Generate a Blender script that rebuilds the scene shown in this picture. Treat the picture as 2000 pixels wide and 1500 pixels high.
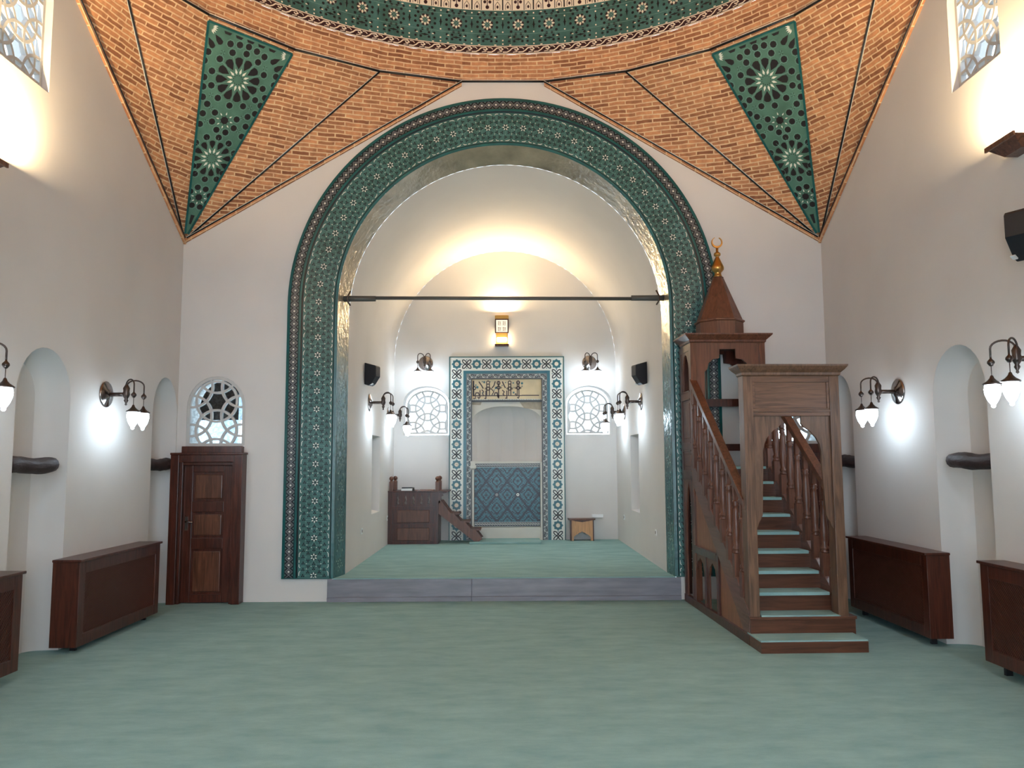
import bpy, math, random
from mathutils import Vector, Matrix
from mathutils.geometry import tessellate_polygon
PI = math.pi
sc = bpy.context.scene
for o in list(bpy.data.objects): bpy.data.objects.remove(o)
COL = sc.collection

# ------------------------------------------------------------------ camera, world, exposure
cam_d = bpy.data.cameras.new('camera'); cam = bpy.data.objects.new('camera', cam_d); COL.objects.link(cam)
cam_d.sensor_width = 36.0; cam_d.lens = 1569.05 / 2000 * 36.0; cam_d.clip_start = 0.05; cam_d.clip_end = 200
pitch, yaw, roll = 0.0969, 0.0100, -0.0045
fwd = Vector((math.sin(yaw)*math.cos(pitch), math.cos(yaw)*math.cos(pitch), math.sin(pitch)))
rgt = Vector((math.cos(yaw), -math.sin(yaw), 0)); up = rgt.cross(fwd)
r2 = rgt*math.cos(roll) + up*math.sin(roll); u2 = up*math.cos(roll) - rgt*math.sin(roll)
M = Matrix((r2, u2, -fwd)).transposed().to_4x4(); M.translation = (0, 0, 1.6)
cam.matrix_world = M
sc.camera = cam
sc.view_settings.view_transform = 'Standard'; sc.view_settings.look = 'None'
sc.view_settings.gamma = 1.0; sc.view_settings.use_curve_mapping = False
sc.view_settings.exposure = 1.5
w = bpy.data.worlds.new('sky'); sc.world = w; w.use_nodes = True
w.node_tree.nodes['Background'].inputs[0].default_value = (0.74, 0.87, 1.0, 1)
w.node_tree.nodes['Background'].inputs[1].default_value = 4.2
COOL = (0.70, 0.86, 1.0); WARM = (1.0, 0.74, 0.42)
LAMP_STRENGTH = 14.5; UPLIGHT_W = 33.0

def portal(loc, rot, sx, sy):
    l = bpy.data.lights.new('daylight_portal', 'AREA'); l.shape = 'RECTANGLE'; l.size = sx; l.size_y = sy; l.cycles.is_portal = True
    o = bpy.data.objects.new('daylight_portal', l); COL.objects.link(o); o.location = loc; o.rotation_euler = rot
portal((0, -2.52, 2.05), (math.pi/2, 0, math.pi), 3.3, 4.2)      # unseen archway behind the camera, added to let in fill daylight
for sx_ in (-1, 1):
    for y_ in (6.26, 5.086): portal((sx_*4.05, y_, 5.3), (0, sx_*math.pi/2, 0), 1.2, 0.7)
for x_ in (-1.36, 1.485): portal((x_, 14.3, 2.48), (-math.pi/2, 0, 0), 0.8, 0.9)

# ------------------------------------------------------------------ key dimensions (metres)
W = 3.863; D = 9.532; CY = D - W; FY = CY - W     # square hall, dome centre at y = CY
DB = 14.0; AX = 0.02; AR = 1.935; AZ = 3.40; GZ = 3.47; AY = 9.83       # apse: back wall, centre, half width, springing
SZ = 0.27                                         # raised apse floor
ZT, ZR = 4.29, 6.28                               # pendentive tip and dome ring
RC = W / math.cos(math.radians(7.5))

# ------------------------------------------------------------------ materials
def lin(c):
    return tuple(((x/255.0)/12.92 if x/255.0 <= 0.04045 else (((x/255.0)+0.055)/1.055)**2.4) for x in c) + (1.0,)
def new_mat(name):
    m = bpy.data.materials.new(name); m.use_nodes = True
    return m, m.node_tree, m.node_tree.nodes['Principled BSDF']
def mat(name, rgb, rough=0.6, metal=0.0, var=0.0, scale=8.0, bump=0.0, bscale=None, stretch=(1,1,1), coord='Object', spec=0.5):
    m, nt, b = new_mat(name)
    c = lin(rgb); b.inputs['Base Color'].default_value = c
    b.inputs['Roughness'].default_value = rough; b.inputs['Metallic'].default_value = metal
    b.inputs['Specular IOR Level'].default_value = spec
    if var > 0 or bump > 0:
        tc = nt.nodes.new('ShaderNodeTexCoord'); mp = nt.nodes.new('ShaderNodeMapping'); mp.inputs['Scale'].default_value = stretch
        nt.links.new(tc.outputs[coord], mp.inputs[0])
        n = nt.nodes.new('ShaderNodeTexNoise'); n.inputs['Scale'].default_value = scale; n.inputs['Detail'].default_value = 6
        nt.links.new(mp.outputs[0], n.inputs['Vector'])
        if var > 0:
            r = nt.nodes.new('ShaderNodeValToRGB'); r.color_ramp.elements[0].position = 0.3; r.color_ramp.elements[1].position = 0.7
            r.color_ramp.elements[0].color = tuple(x*(1-var) for x in c[:3]) + (1,)
            r.color_ramp.elements[1].color = tuple(min(1, x*(1+var)) for x in c[:3]) + (1,)
            nt.links.new(n.outputs['Fac'], r.inputs[0]); nt.links.new(r.outputs[0], b.inputs['Base Color'])
        if bump > 0:
            n2 = nt.nodes.new('ShaderNodeTexNoise'); n2.inputs['Scale'].default_value = bscale or scale; n2.inputs['Detail'].default_value = 4
            nt.links.new(mp.outputs[0], n2.inputs['Vector'])
            bp = nt.nodes.new('ShaderNodeBump'); bp.inputs['Strength'].default_value = bump; bp.inputs['Distance'].default_value = 0.02
            nt.links.new(n2.outputs['Fac'], bp.inputs['Height']); nt.links.new(bp.outputs[0], b.inputs['Normal'])
    return m
def emit(name, col, s):
    m = bpy.data.materials.new(name); m.use_nodes = True; nt = m.node_tree
    nt.nodes.remove(nt.nodes['Principled BSDF']); e = nt.nodes.new('ShaderNodeEmission')
    e.inputs[0].default_value = (*col, 1); e.inputs[1].default_value = s
    nt.links.new(e.outputs[0], nt.nodes['Material Output'].inputs[0]); return m
def wood(name, rgb, rough=0.32, axis=2, dark=0.45):
    m, nt, b = new_mat(name); c = lin(rgb)
    tc = nt.nodes.new('ShaderNodeTexCoord'); mp = nt.nodes.new('ShaderNodeMapping')
    s = [14.0, 14.0, 14.0]; s[axis] = 1.1; mp.inputs['Scale'].default_value = s
    nt.links.new(tc.outputs['Object'], mp.inputs[0])
    n = nt.nodes.new('ShaderNodeTexNoise'); n.inputs['Scale'].default_value = 2.2; n.inputs['Detail'].default_value = 8; n.inputs['Distortion'].default_value = 1.2
    nt.links.new(mp.outputs[0], n.inputs['Vector'])
    r = nt.nodes.new('ShaderNodeValToRGB'); r.color_ramp.elements[0].position = 0.32; r.color_ramp.elements[1].position = 0.68
    r.color_ramp.elements[0].color = tuple(x*dark for x in c[:3]) + (1,); r.color_ramp.elements[1].color = tuple(x*1.25 for x in c[:3]) + (1,)
    nt.links.new(n.outputs['Fac'], r.inputs[0]); nt.links.new(r.outputs[0], b.inputs['Base Color'])
    b.inputs['Roughness'].default_value = rough
    bp = nt.nodes.new('ShaderNodeBump'); bp.inputs['Strength'].default_value = 0.12; bp.inputs['Distance'].default_value = 0.01
    nt.links.new(n.outputs['Fac'], bp.inputs['Height']); nt.links.new(bp.outputs[0], b.inputs['Normal'])
    return m
def tile_mat(name, rgb, rough=0.25, var=0.35, bump=0.25, rgb2=None):
    m = mat(name, rgb, rough, 0, var, 5.0, bump, 26.0)
    if rgb2:
        r = [x for x in m.node_tree.nodes if x.type == 'VALTORGB'][0]
        r.color_ramp.elements[0].color = lin(rgb); r.color_ramp.elements[1].color = lin(rgb2)
    return m
def brick_mat():
    m, nt, b = new_mat('brick'); N = nt.nodes; Lk = nt.links
    uv = N.new('ShaderNodeUVMap')
    n = N.new('ShaderNodeTexNoise'); n.inputs['Scale'].default_value = 5.0; n.inputs['Detail'].default_value = 3
    tc = N.new('ShaderNodeTexCoord'); Lk.new(tc.outputs['Object'], n.inputs['Vector'])
    s1 = N.new('ShaderNodeVectorMath'); s1.operation = 'SUBTRACT'; s1.inputs[1].default_value = (0.5, 0.5, 0.5)
    s2 = N.new('ShaderNodeVectorMath'); s2.operation = 'SCALE'; s2.inputs['Scale'].default_value = 0.03
    ad = N.new('ShaderNodeVectorMath'); Lk.new(n.outputs['Color'], s1.inputs[0]); Lk.new(s1.outputs[0], s2.inputs[0])
    Lk.new(uv.outputs[0], ad.inputs[0]); Lk.new(s2.outputs[0], ad.inputs[1])
    br = N.new('ShaderNodeTexBrick'); br.inputs['Scale'].default_value = 1.0
    br.inputs['Brick Width'].default_value = 0.205; br.inputs['Row Height'].default_value = 0.0485
    br.inputs['Mortar Size'].default_value = 0.0085; br.inputs['Mortar Smooth'].default_value = 0.35; br.inputs['Bias'].default_value = -0.08
    br.offset = 0.45; br.squash = 1.0
    br.inputs['Color1'].default_value = lin((196, 138, 98)); br.inputs['Color2'].default_value = lin((126, 78, 52)); br.inputs['Mortar'].default_value = lin((214, 180, 142))
    Lk.new(ad.outputs[0], br.inputs['Vector'])
    n2 = N.new('ShaderNodeTexNoise'); n2.inputs['Scale'].default_value = 14; n2.inputs['Detail'].default_value = 6; Lk.new(tc.outputs['Object'], n2.inputs['Vector'])
    mx = N.new('ShaderNodeMix'); mx.data_type = 'RGBA'; mx.blend_type = 'OVERLAY'; mx.inputs[0].default_value = 0.55
    Lk.new(br.outputs['Color'], mx.inputs[6]); Lk.new(n2.outputs['Fac'], mx.inputs[7]); Lk.new(mx.outputs[2], b.inputs['Base Color'])
    bp = N.new('ShaderNodeBump'); bp.inputs['Strength'].default_value = 0.5; bp.inputs['Distance'].default_value = 0.012; bp.invert = True
    Lk.new(br.outputs['Fac'], bp.inputs['Height']); Lk.new(bp.outputs[0], b.inputs['Normal'])
    b.inputs['Roughness'].default_value = 0.85
    return m
def marble_mat():
    m = mat('grey_marble', (128, 128, 138), 0.35, 0, 0.22, 3.0, 0.05, 6, (0.7, 1, 5))
    return m
def carpet_mat():
    m, nt, b = new_mat('carpet'); N = nt.nodes; Lk = nt.links
    tc = N.new('ShaderNodeTexCoord'); mp = N.new('ShaderNodeMapping'); mp.inputs['Scale'].default_value = (0.55, 1.3, 1)
    Lk.new(tc.outputs['Object'], mp.inputs[0])
    n = N.new('ShaderNodeTexNoise'); n.inputs['Scale'].default_value = 4.5; n.inputs['Detail'].default_value = 10; n.inputs['Roughness'].default_value = 0.68
    Lk.new(mp.outputs[0], n.inputs['Vector'])
    r = N.new('ShaderNodeValToRGB'); e = r.color_ramp.elements
    e[0].position = 0.30; e[0].color = lin((128, 164, 163)); e[1].position = 0.66; e[1].color = lin((152, 186, 183))
    Lk.new(n.outputs['Fac'], r.inputs[0]); Lk.new(r.outputs[0], b.inputs['Base Color'])
    b.inputs['Roughness'].default_value = 0.95; b.inputs['Specular IOR Level'].default_value = 0.15
    n2 = N.new('ShaderNodeTexNoise'); n2.inputs['Scale'].default_value = 220; Lk.new(tc.outputs['Object'], n2.inputs['Vector'])
    bp = N.new('ShaderNodeBump'); bp.inputs['Strength'].default_value = 0.35; bp.inputs['Distance'].default_value = 0.006
    Lk.new(n2.outputs['Fac'], bp.inputs['Height']); Lk.new(bp.outputs[0], b.inputs['Normal'])
    return m
def pane_mat(name, tint, opacity, ripple=0.0):
    m = bpy.data.materials.new(name); m.use_nodes = True; nt = m.node_tree; N = nt.nodes
    N.remove(N['Principled BSDF']); t = N.new('ShaderNodeBsdfTransparent'); t.inputs[0].default_value = (*tint, 1)
    g = N.new('ShaderNodeBsdfGlossy'); g.inputs['Roughness'].default_value = 0.08
    mx = N.new('ShaderNodeMixShader'); mx.inputs[0].default_value = opacity
    nt.links.new(t.outputs[0], mx.inputs[1]); nt.links.new(g.outputs[0], mx.inputs[2]); nt.links.new(mx.outputs[0], N['Material Output'].inputs[0])
    if ripple:
        tc = N.new('ShaderNodeTexCoord'); n = N.new('ShaderNodeTexNoise'); n.inputs['Scale'].default_value = 34; n.inputs['Detail'].default_value = 4
        nt.links.new(tc.outputs['Object'], n.inputs['Vector'])
        r = N.new('ShaderNodeValToRGB'); r.color_ramp.elements[0].position = 0.42; r.color_ramp.elements[1].position = 0.6
        r.color_ramp.elements[0].color = tuple(x*0.62 for x in tint) + (1,); r.color_ramp.elements[1].color = (*tint, 1)
        nt.links.new(n.outputs['Fac'], r.inputs[0]); nt.links.new(r.outputs[0], t.inputs[0])
        bp = N.new('ShaderNodeBump'); bp.inputs['Strength'].default_value = ripple; nt.links.new(n.outputs['Fac'], bp.inputs['Height']); nt.links.new(bp.outputs[0], g.inputs['Normal'])
    return m

PLASTER = mat('plaster', (213, 209, 205), 0.9, 0, 0.035, 1.2, 0.12, 3.5, spec=0.15)
CARPET = carpet_mat()
BRICK = brick_mat()
MARBLE = marble_mat()
BEIGE = mat('beige_stone', (214, 196, 160), 0.6, 0, 0.1, 5.0, 0.1, 14)
PALESTONE = mat('pale_stone', (205, 203, 194), 0.55, 0, 0.05, 3.0, 0.05, 10)
GREYPATCH = mat('grey_stone', (168, 158, 140), 0.7, 0, 0.12, 20)
TEAL = tile_mat('teal_tile', (48, 88, 84), 0.3, 0.3, 0.2, (70, 116, 114))
TEALD = tile_mat('teal_border', (24, 86, 86), 0.28, 0.25, 0.15)
TEALSOFFIT = mat('teal_soffit', (52, 98, 94), 0.14, 0, 0.2, 6.0, 0.35, 16.0, spec=1.0)
TEALSOFFIT.node_tree.nodes['Principled BSDF'].inputs['IOR'].default_value = 2.1
TEALP = tile_mat('girih_green', (76, 116, 102), 0.45, 0.2, 0.15)
TEALB = mat('teal_blue', (32, 98, 112), 0.3, 0, 0.12, 6.0)
DARK = mat('dark_glaze', (8, 20, 28), 0.35)
BLACKP = mat('dark_inset', (26, 18, 22), 0.5)
LINE = mat('light_teal_line', (112, 150, 142), 0.35)
MAUVE = mat('mauve_line', (122, 124, 126), 0.4)
WHITET = mat('white_tile', (222, 223, 214), 0.35)
CREAM = mat('cream_tile', (228, 216, 196), 0.45)
PURPLE = mat('manganese_tile', (46, 20, 30), 0.35)
WOOD = wood('walnut', (104, 64, 46), 0.3, 2)
WOODX = wood('walnut_cross', (92, 56, 40), 0.34, 0, 0.6)
WOODS = wood('string_board', (104, 74, 64), 0.35, 1, 0.75)
WOODD = wood('dark_walnut', (78, 38, 26), 0.3, 2)
WOODO = wood('orange_board', (138, 90, 62), 0.4, 2, 0.65)
WOODR = wood('reddish_wood', (102, 62, 45), 0.38, 2, 0.6)
WOODW = wood('weathered_walnut', (108, 78, 58), 0.42, 2, 0.5)
WOODWX = wood('weathered_walnut_cross', (108, 76, 56), 0.42, 0, 0.5)
OAK = wood('light_oak', (190, 142, 98), 0.45, 2, 0.8)
LOGM = mat('blackened_log', (52, 38, 37), 0.5, 0, 0.4, 12, 1.0, 14, (1, 0.35, 1))
BRASS = mat('brass', (196, 150, 84), 0.28, 1.0)
BRONZE = mat('bronze', (86, 76, 72), 0.3, 0.9)
STEEL = mat('polished_plate', (150, 140, 136), 0.18, 1.0)
IRON = mat('iron_rod', (92, 92, 88), 0.5, 0.3)
BLACK = mat('speaker_black', (20, 22, 30), 0.5)
WHITEP = mat('white_plastic', (235, 236, 236), 0.4)
GOLDT = mat('gold_trim', (178, 138, 74), 0.35, 0.8)
LATT = mat('lattice_plaster', (196, 195, 192), 0.85)
GLASS_LAMP = emit('lit_glass', COOL, LAMP_STRENGTH)
GLASS_WARM = emit('lit_warm_glass', WARM, 20.0)
SCREEN_WARM = emit('lit_lantern_face', (1.0, 0.86, 0.66), 0.42)
FROST = pane_mat('frosted_pane', (0.26, 0.275, 0.285), 0.04)
RIPPLE = pane_mat('rippled_pane', (0.72, 0.84, 0.88), 0.10, 0.4)
PORCH = mat('porch_wall', (176, 188, 200), 0.9)
GRILLE = mat('grille_wood', (74, 40, 30), 0.4)

SILVER = mat('mottled_lustre', (156, 148, 128), 0.3, 0.35, 0.35, 3.0, 0.7, 13.0)
LOGM.node_tree.nodes['Principled BSDF'].inputs['Roughness'].default_value = 0.6
def soffit_mat():  # teal glaze below; beige higher up paints in the reflection of the apse
    m = mat('soffit_glaze_and_reflection', (150, 140, 118), 0.22, 0.15, 0.3, 3.0, 0.6, 13.0, spec=1.0); nt = m.node_tree; N = nt.nodes; b = N['Principled BSDF']
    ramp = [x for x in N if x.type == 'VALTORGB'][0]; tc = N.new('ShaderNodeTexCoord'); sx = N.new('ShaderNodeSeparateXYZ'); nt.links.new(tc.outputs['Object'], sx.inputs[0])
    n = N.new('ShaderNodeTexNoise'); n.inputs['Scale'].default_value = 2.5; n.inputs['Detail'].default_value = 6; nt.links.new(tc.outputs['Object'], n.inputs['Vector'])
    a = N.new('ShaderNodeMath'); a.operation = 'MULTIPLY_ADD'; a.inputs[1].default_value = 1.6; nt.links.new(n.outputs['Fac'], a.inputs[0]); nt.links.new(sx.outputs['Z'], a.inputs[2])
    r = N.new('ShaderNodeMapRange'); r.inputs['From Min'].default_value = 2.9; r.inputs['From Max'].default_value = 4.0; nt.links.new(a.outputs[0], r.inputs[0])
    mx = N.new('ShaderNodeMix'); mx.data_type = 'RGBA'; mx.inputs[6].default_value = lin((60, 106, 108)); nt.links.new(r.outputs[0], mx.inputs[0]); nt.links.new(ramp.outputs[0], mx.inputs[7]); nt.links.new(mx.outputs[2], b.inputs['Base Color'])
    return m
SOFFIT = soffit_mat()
# ------------------------------------------------------------------ mesh builder
class MB:
    def __init__(s): s.v=[]; s.f=[]; s.m=[]; s.sm=[]; s.uv=[]
    def face(s, pts, mi=0, smooth=False, uv=None):
        b=len(s.v); s.v += [tuple(p) for p in pts]; s.f.append(tuple(range(b,b+len(pts)))); s.m.append(mi); s.sm.append(smooth); s.uv.append(uv)
    def mesh(s, verts, faces, mi=0, smooth=False):
        b=len(s.v); s.v += [tuple(p) for p in verts]
        for f in faces: s.f.append(tuple(b+i for i in f)); s.m.append(mi); s.sm.append(smooth); s.uv.append(None)
    def box(s, x0,x1,y0,y1,z0,z1, mi=0):
        v=[(x0,y0,z0),(x1,y0,z0),(x1,y1,z0),(x0,y1,z0),(x0,y0,z1),(x1,y0,z1),(x1,y1,z1),(x0,y1,z1)]
        s.mesh(v,[(0,3,2,1),(4,5,6,7),(0,1,5,4),(1,2,6,5),(2,3,7,6),(3,0,4,7)],mi)
    def frust(s, x0,x1,y0,y1,z0, X0,X1,Y0,Y1,z1, mi=0):
        v=[(x0,y0,z0),(x1,y0,z0),(x1,y1,z0),(x0,y1,z0),(X0,Y0,z1),(X1,Y0,z1),(X1,Y1,z1),(X0,Y1,z1)]
        s.mesh(v,[(0,3,2,1),(4,5,6,7),(0,1,5,4),(1,2,6,5),(2,3,7,6),(3,0,4,7)],mi)
    def prism(s, poly, fn, t0, t1, mi=0, holes=()):
        """poly in (a,b); fn(a,b,t)->xyz; solid between t0 and t1"""
        loops=[poly]+list(holes); flat=[p for l in loops for p in l]
        tris=tessellate_polygon([[Vector((a,b,0)) for a,b in l] for l in loops])
        n=len(flat); v=[fn(a,b,t0) for a,b in flat]+[fn(a,b,t1) for a,b in flat]; f=[]
        for t in tris: f.append(tuple(t)); f.append(tuple(n+i for i in reversed(t)))
        k=0
        for l in loops:
            for i in range(len(l)):
                j=(i+1)%len(l); f.append((k+i,k+j,n+k+j,n+k+i))
            k+=len(l)
        s.mesh(v,f,mi)
    def sheet(s, poly, fn, mi=0, holes=()):
        loops=[poly]+list(holes); flat=[p for l in loops for p in l]
        tris=tessellate_polygon([[Vector((a,b,0)) for a,b in l] for l in loops])
        s.mesh([fn(a,b,0) for a,b in flat],[tuple(t) for t in tris],mi)
    def tube(s, path, r, seg=10, mi=0, closed=False, cap=True):
        P=[Vector(p) for p in path]; n=len(P); rs=r if isinstance(r,(list,tuple)) else [r]*n
        v=[]; ref=None
        for i in range(n):
            if closed: d=P[(i+1)%n]-P[i-1]
            else: d=P[min(i+1,n-1)]-P[max(i-1,0)]
            d.normalize()
            if ref is None:
                ref=Vector((0,0,1)) if abs(d.z)<0.9 else Vector((1,0,0))
            a=(ref-d*ref.dot(d))
            if a.length<1e-5: a=d.orthogonal()
            a.normalize(); b=d.cross(a); ref=a
            for k in range(seg):
                t=2*PI*k/seg; v.append(P[i]+(a*math.cos(t)+b*math.sin(t))*rs[i])
        f=[]
        for i in range(n if closed else n-1):
            j=(i+1)%n
            for k in range(seg):
                q=(k+1)%seg; f.append((i*seg+k,i*seg+q,j*seg+q,j*seg+k))
        if cap and not closed: f.append(tuple(range(seg-1,-1,-1))); f.append(tuple((n-1)*seg+k for k in range(seg)))
        s.mesh(v,f,mi,True)
    def lathe(s, prof, seg=20, c=(0,0,0), ax='z', mi=0, smooth=True):
        v=[];n=len(prof)
        for r,h in prof:
            for k in range(seg):
                t=2*PI*k/seg; a,b=r*math.cos(t),r*math.sin(t)
                p=(a,b,h) if ax=='z' else ((a,h,b) if ax=='y' else (h,a,b))
                v.append((c[0]+p[0],c[1]+p[1],c[2]+p[2]))
        f=[]
        for i in range(n-1):
            for k in range(seg):
                q=(k+1)%seg; f.append((i*seg+k,i*seg+q,(i+1)*seg+q,(i+1)*seg+k))
        f.append(tuple(range(seg-1,-1,-1))); f.append(tuple((n-1)*seg+k for k in range(seg)))
        s.mesh(v,f,mi,smooth)
def obj(name, mb, mats, parent=None, off=None, bevel=0.0):
    """one mesh object; off = world origin the coordinates are measured from"""
    me=bpy.data.meshes.new(name)
    o3=off or (0,0,0)
    me.from_pydata([(x-o3[0],y-o3[1],z-o3[2]) for x,y,z in mb.v],[],mb.f)
    if not isinstance(mats,(list,tuple)): mats=[mats]
    for m in mats: me.materials.append(m)
    me.polygons.foreach_set('material_index',mb.m); me.polygons.foreach_set('use_smooth',mb.sm)
    if any(u is not None for u in mb.uv):
        l=me.uv_layers.new(name='UVMap'); k=0
        for pi,p in enumerate(me.polygons):
            for j,li in enumerate(p.loop_indices):
                if mb.uv[pi]: l.data[li].uv=mb.uv[pi][j]
    me.validate(); me.update()
    import bmesh
    b=bmesh.new(); b.from_mesh(me)
    if not any(u is not None for u in mb.uv): bmesh.ops.remove_doubles(b, verts=b.verts, dist=1e-5) if False else None
    bmesh.ops.recalc_face_normals(b, faces=b.faces); b.to_mesh(me); b.free()
    o=bpy.data.objects.new(name,me); COL.objects.link(o)
    if parent: o.parent=parent
    elif off: o.location=off
    if bevel:
        md=o.modifiers.new('bevel','BEVEL'); md.width=bevel; md.segments=2; md.limit_method='ANGLE'; md.angle_limit=0.8
    return o
def tag(o, label=None, cat=None, group=None, kind=None):
    if label: o['label']=label
    if cat: o['category']=cat
    if group: o['group']=group
    if kind: o['kind']=kind
    return o
def thing(name, label, cat, loc=(0,0,0), rz=0.0, group=None):
    o=bpy.data.objects.new(name,None); o.empty_display_size=0.1; COL.objects.link(o); o.location=loc; o.rotation_euler=(0,0,rz)
    return tag(o,label,cat,group)
def copy_tree(o, parent=None):
    kids=[c for c in COL.objects if c.parent==o]
    c=o.copy(); COL.objects.link(c); c.parent=parent
    for k in kids: copy_tree(k,c)
    return c
def arc(cx,cz,r,a0,a1,n):
    return [(cx+r*math.cos(a0+(a1-a0)*i/n), cz+r*math.sin(a0+(a1-a0)*i/n)) for i in range(n+1)]
def archpoly(cx, hw, z0, zs, rise=None, n=20, p=2.0):
    """upright arch outline, counter-clockwise from bottom left"""
    rise=hw if rise is None else rise
    pts=[(cx-hw,z0),(cx+hw,z0)]
    for i in range(n+1):
        t=PI*i/n; c,s=math.cos(t),math.sin(t)
        pts.append((cx+hw*math.copysign(abs(c)**(2/p),c), zs+rise*abs(s)**(2/p)))
    return pts
def seg_rect(p,q,wd):
    dx,dy=q[0]-p[0],q[1]-p[1]; L=math.hypot(dx,dy) or 1; nx,ny=-dy/L*wd/2,dx/L*wd/2
    return [(p[0]+nx,p[1]+ny),(p[0]-nx,p[1]-ny),(q[0]-nx,q[1]-ny),(q[0]+nx,q[1]+ny)]
def stroke(pts,wd,closed=False):
    """polyline of constant width as mitred quads"""
    n=len(pts); L=[]; Rr=[]
    for i in range(n):
        if closed: p0,p1,p2=pts[i-1],pts[i],pts[(i+1)%n]
        else: p0,p1,p2=pts[max(i-1,0)],pts[i],pts[min(i+1,n-1)]
        def nrm_(a,b):
            dx,dy=b[0]-a[0],b[1]-a[1]; l=math.hypot(dx,dy)
            return (-dy/l,dx/l) if l>1e-9 else None
        na,nb=nrm_(p0,p1),nrm_(p1,p2); na=na or nb; nb=nb or na
        mx,my=na[0]+nb[0],na[1]+nb[1]; l=math.hypot(mx,my) or 1; mx/=l; my/=l
        k=wd/2/max(0.5,mx*na[0]+my*na[1])
        L.append((p1[0]+mx*k,p1[1]+my*k)); Rr.append((p1[0]-mx*k,p1[1]-my*k))
    return [[L[i],Rr[i],Rr[(i+1)%n],L[(i+1)%n]] for i in range(n if closed else n-1)]
def ngon(cx,cy,r,n,a0=0.0,ry=None):
    ry=ry or r
    return [(cx+r*math.cos(a0+2*PI*k/n), cy+ry*math.sin(a0+2*PI*k/n)) for k in range(n)]
def kite(cx,cy,ang,r0,r1,wd,frac=0.4):
    c,s=math.cos(ang),math.sin(ang); rm=r0+(r1-r0)*frac
    return [(cx+c*r0,cy+s*r0),(cx+c*rm-s*wd,cy+s*rm+c*wd),(cx+c*r1,cy+s*r1),(cx+c*rm+s*wd,cy+s*rm-c*wd)]
class Pat:
    """flat pattern pieces; fn maps (a,b)->xyz on the surface"""
    def __init__(s, mb, fn, clip=()): s.mb=mb; s.fn=fn; s.clip=clip; s.d=0.0
    def add(s, poly, mi):
        for (A,B,C_) in s.clip:          # keep A*x+B*y<=C_
            out=[]
            for i in range(len(poly)):
                p,q=poly[i-1],poly[i]; dp,dq=A*p[0]+B*p[1]-C_,A*q[0]+B*q[1]-C_
                if (dp<0)!=(dq<0): t=dp/(dp-dq); out.append((p[0]+(q[0]-p[0])*t,p[1]+(q[1]-p[1])*t))
                if dq<0: out.append(q)
            poly=out
            if len(poly)<3: return
        s.mb.face([s.fn(a,b) for a,b in poly], mi)
    def many(s, polys, mi):
        for p in polys: s.add(p,mi)

# ================================================================== SETTING
# ---- floors
mb=MB(); mb.box(-W-0.6,W+0.6,-2.6,D+0.05,-0.1,0.0); tag(obj('floor',mb,CARPET),kind='structure')
mb=MB(); mb.box(-1.999,1.999,D-0.018,DB+0.8,0.0,SZ-0.012,0)
mb.box(-1.985,1.985,D-0.045,DB+0.8,SZ-0.012,SZ,1)
tag(obj('floor_apse',mb,[MARBLE,CARPET]),kind='structure')
# marble step: two blocks with a joint and a foot moulding
t=thing('marble_step','grey veined marble step running along the front of the raised carpeted platform under the arch','step',(0,D-0.03,0))
for a,b in ((-2.055,-0.386),(-0.378,2.05)):
    mb=MB(); mb.box(a,b,D-0.035,D-0.022,0.055,SZ-0.014); mb.box(a,b,D-0.045,D-0.022,0.0,0.05); mb.box(a,b,D-0.040,D-0.022,0.05,0.055)
    obj('marble_block',mb,MARBLE,t,(0,D-0.03,0),0.004)

# ---- hall walls
def niche_outline(cy, hw=0.40): return archpoly(cy,hw,0.0,2.17,0.41,16)
NICHES=[(6.775,0.40),(9.185,0.325),(CY*2-6.775,0.40),(CY*2-9.185,0.325)]
UPW=[6.26, CY*2-6.26]
def side_wall(side):
    sx=-1 if side=='left' else 1; x=sx*W
    fn=lambda a,b,t: (x+sx*t,a,b)
    mb=MB()
    holes=[niche_outline(c,h) for c,h in NICHES]+[archpoly(c,0.34,4.74,5.55,0.34,12) for c in UPW]
    mb.sheet([(FY,0),(D,0),(D,ZR),(FY,ZR)],fn,0,holes)
    for c,h in NICHES:       # curved, soft-cornered recess
        o=niche_outline(c,h); dep=0.26; n=len(o); rows=[]
        for t,sc_ in ((0,1.0),(0.10,0.985),(0.18,0.95),(0.23,0.88),(0.26,0.76)):
            rows.append([(c+(a-c)*sc_, b if b<2.0 and False else (b if b<=0 else (b-1.2)*(1 if b<2.17 else 1)+1.2 - (1-sc_)*max(0,b-2.17)), t) for a,b in o])
        v=[fn(a,b,t) for r in rows for a,b,t in r]; f=[]
        for i in range(len(rows)-1):
            for k in range(1,n): 
                q=(k+1)%n; f.append((i*n+k,i*n+q,(i+1)*n+q,(i+1)*n+k))
        mb.mesh(v,f,0,True)
        l=rows[-1]; mb.sheet([(a,b) for a,b,_ in l],lambda a,b,t: fn(a,b,dep),0)
    for c in UPW:
        o=archpoly(c,0.34,4.74,5.55,0.34,12); i_=archpoly(c,0.322,4.775,5.55,0.325,12); n=len(o)
        mb.mesh([fn(a,b,0) for a,b in o]+[fn(a,b,0.05) for a,b in i_]+[fn(a,b,0.35) for a,b in i_],[(k,(k+1)%n,n+(k+1)%n,n+k) for k in range(n)]+[(n+k,n+(k+1)%n,2*n+(k+1)%n,2*n+k) for k in range(n)])
    # niche floors carpeted level with the hall
    tag(obj('wall_'+side,mb,PLASTER),kind='structure')
side_wall('left'); side_wall('right')

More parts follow.
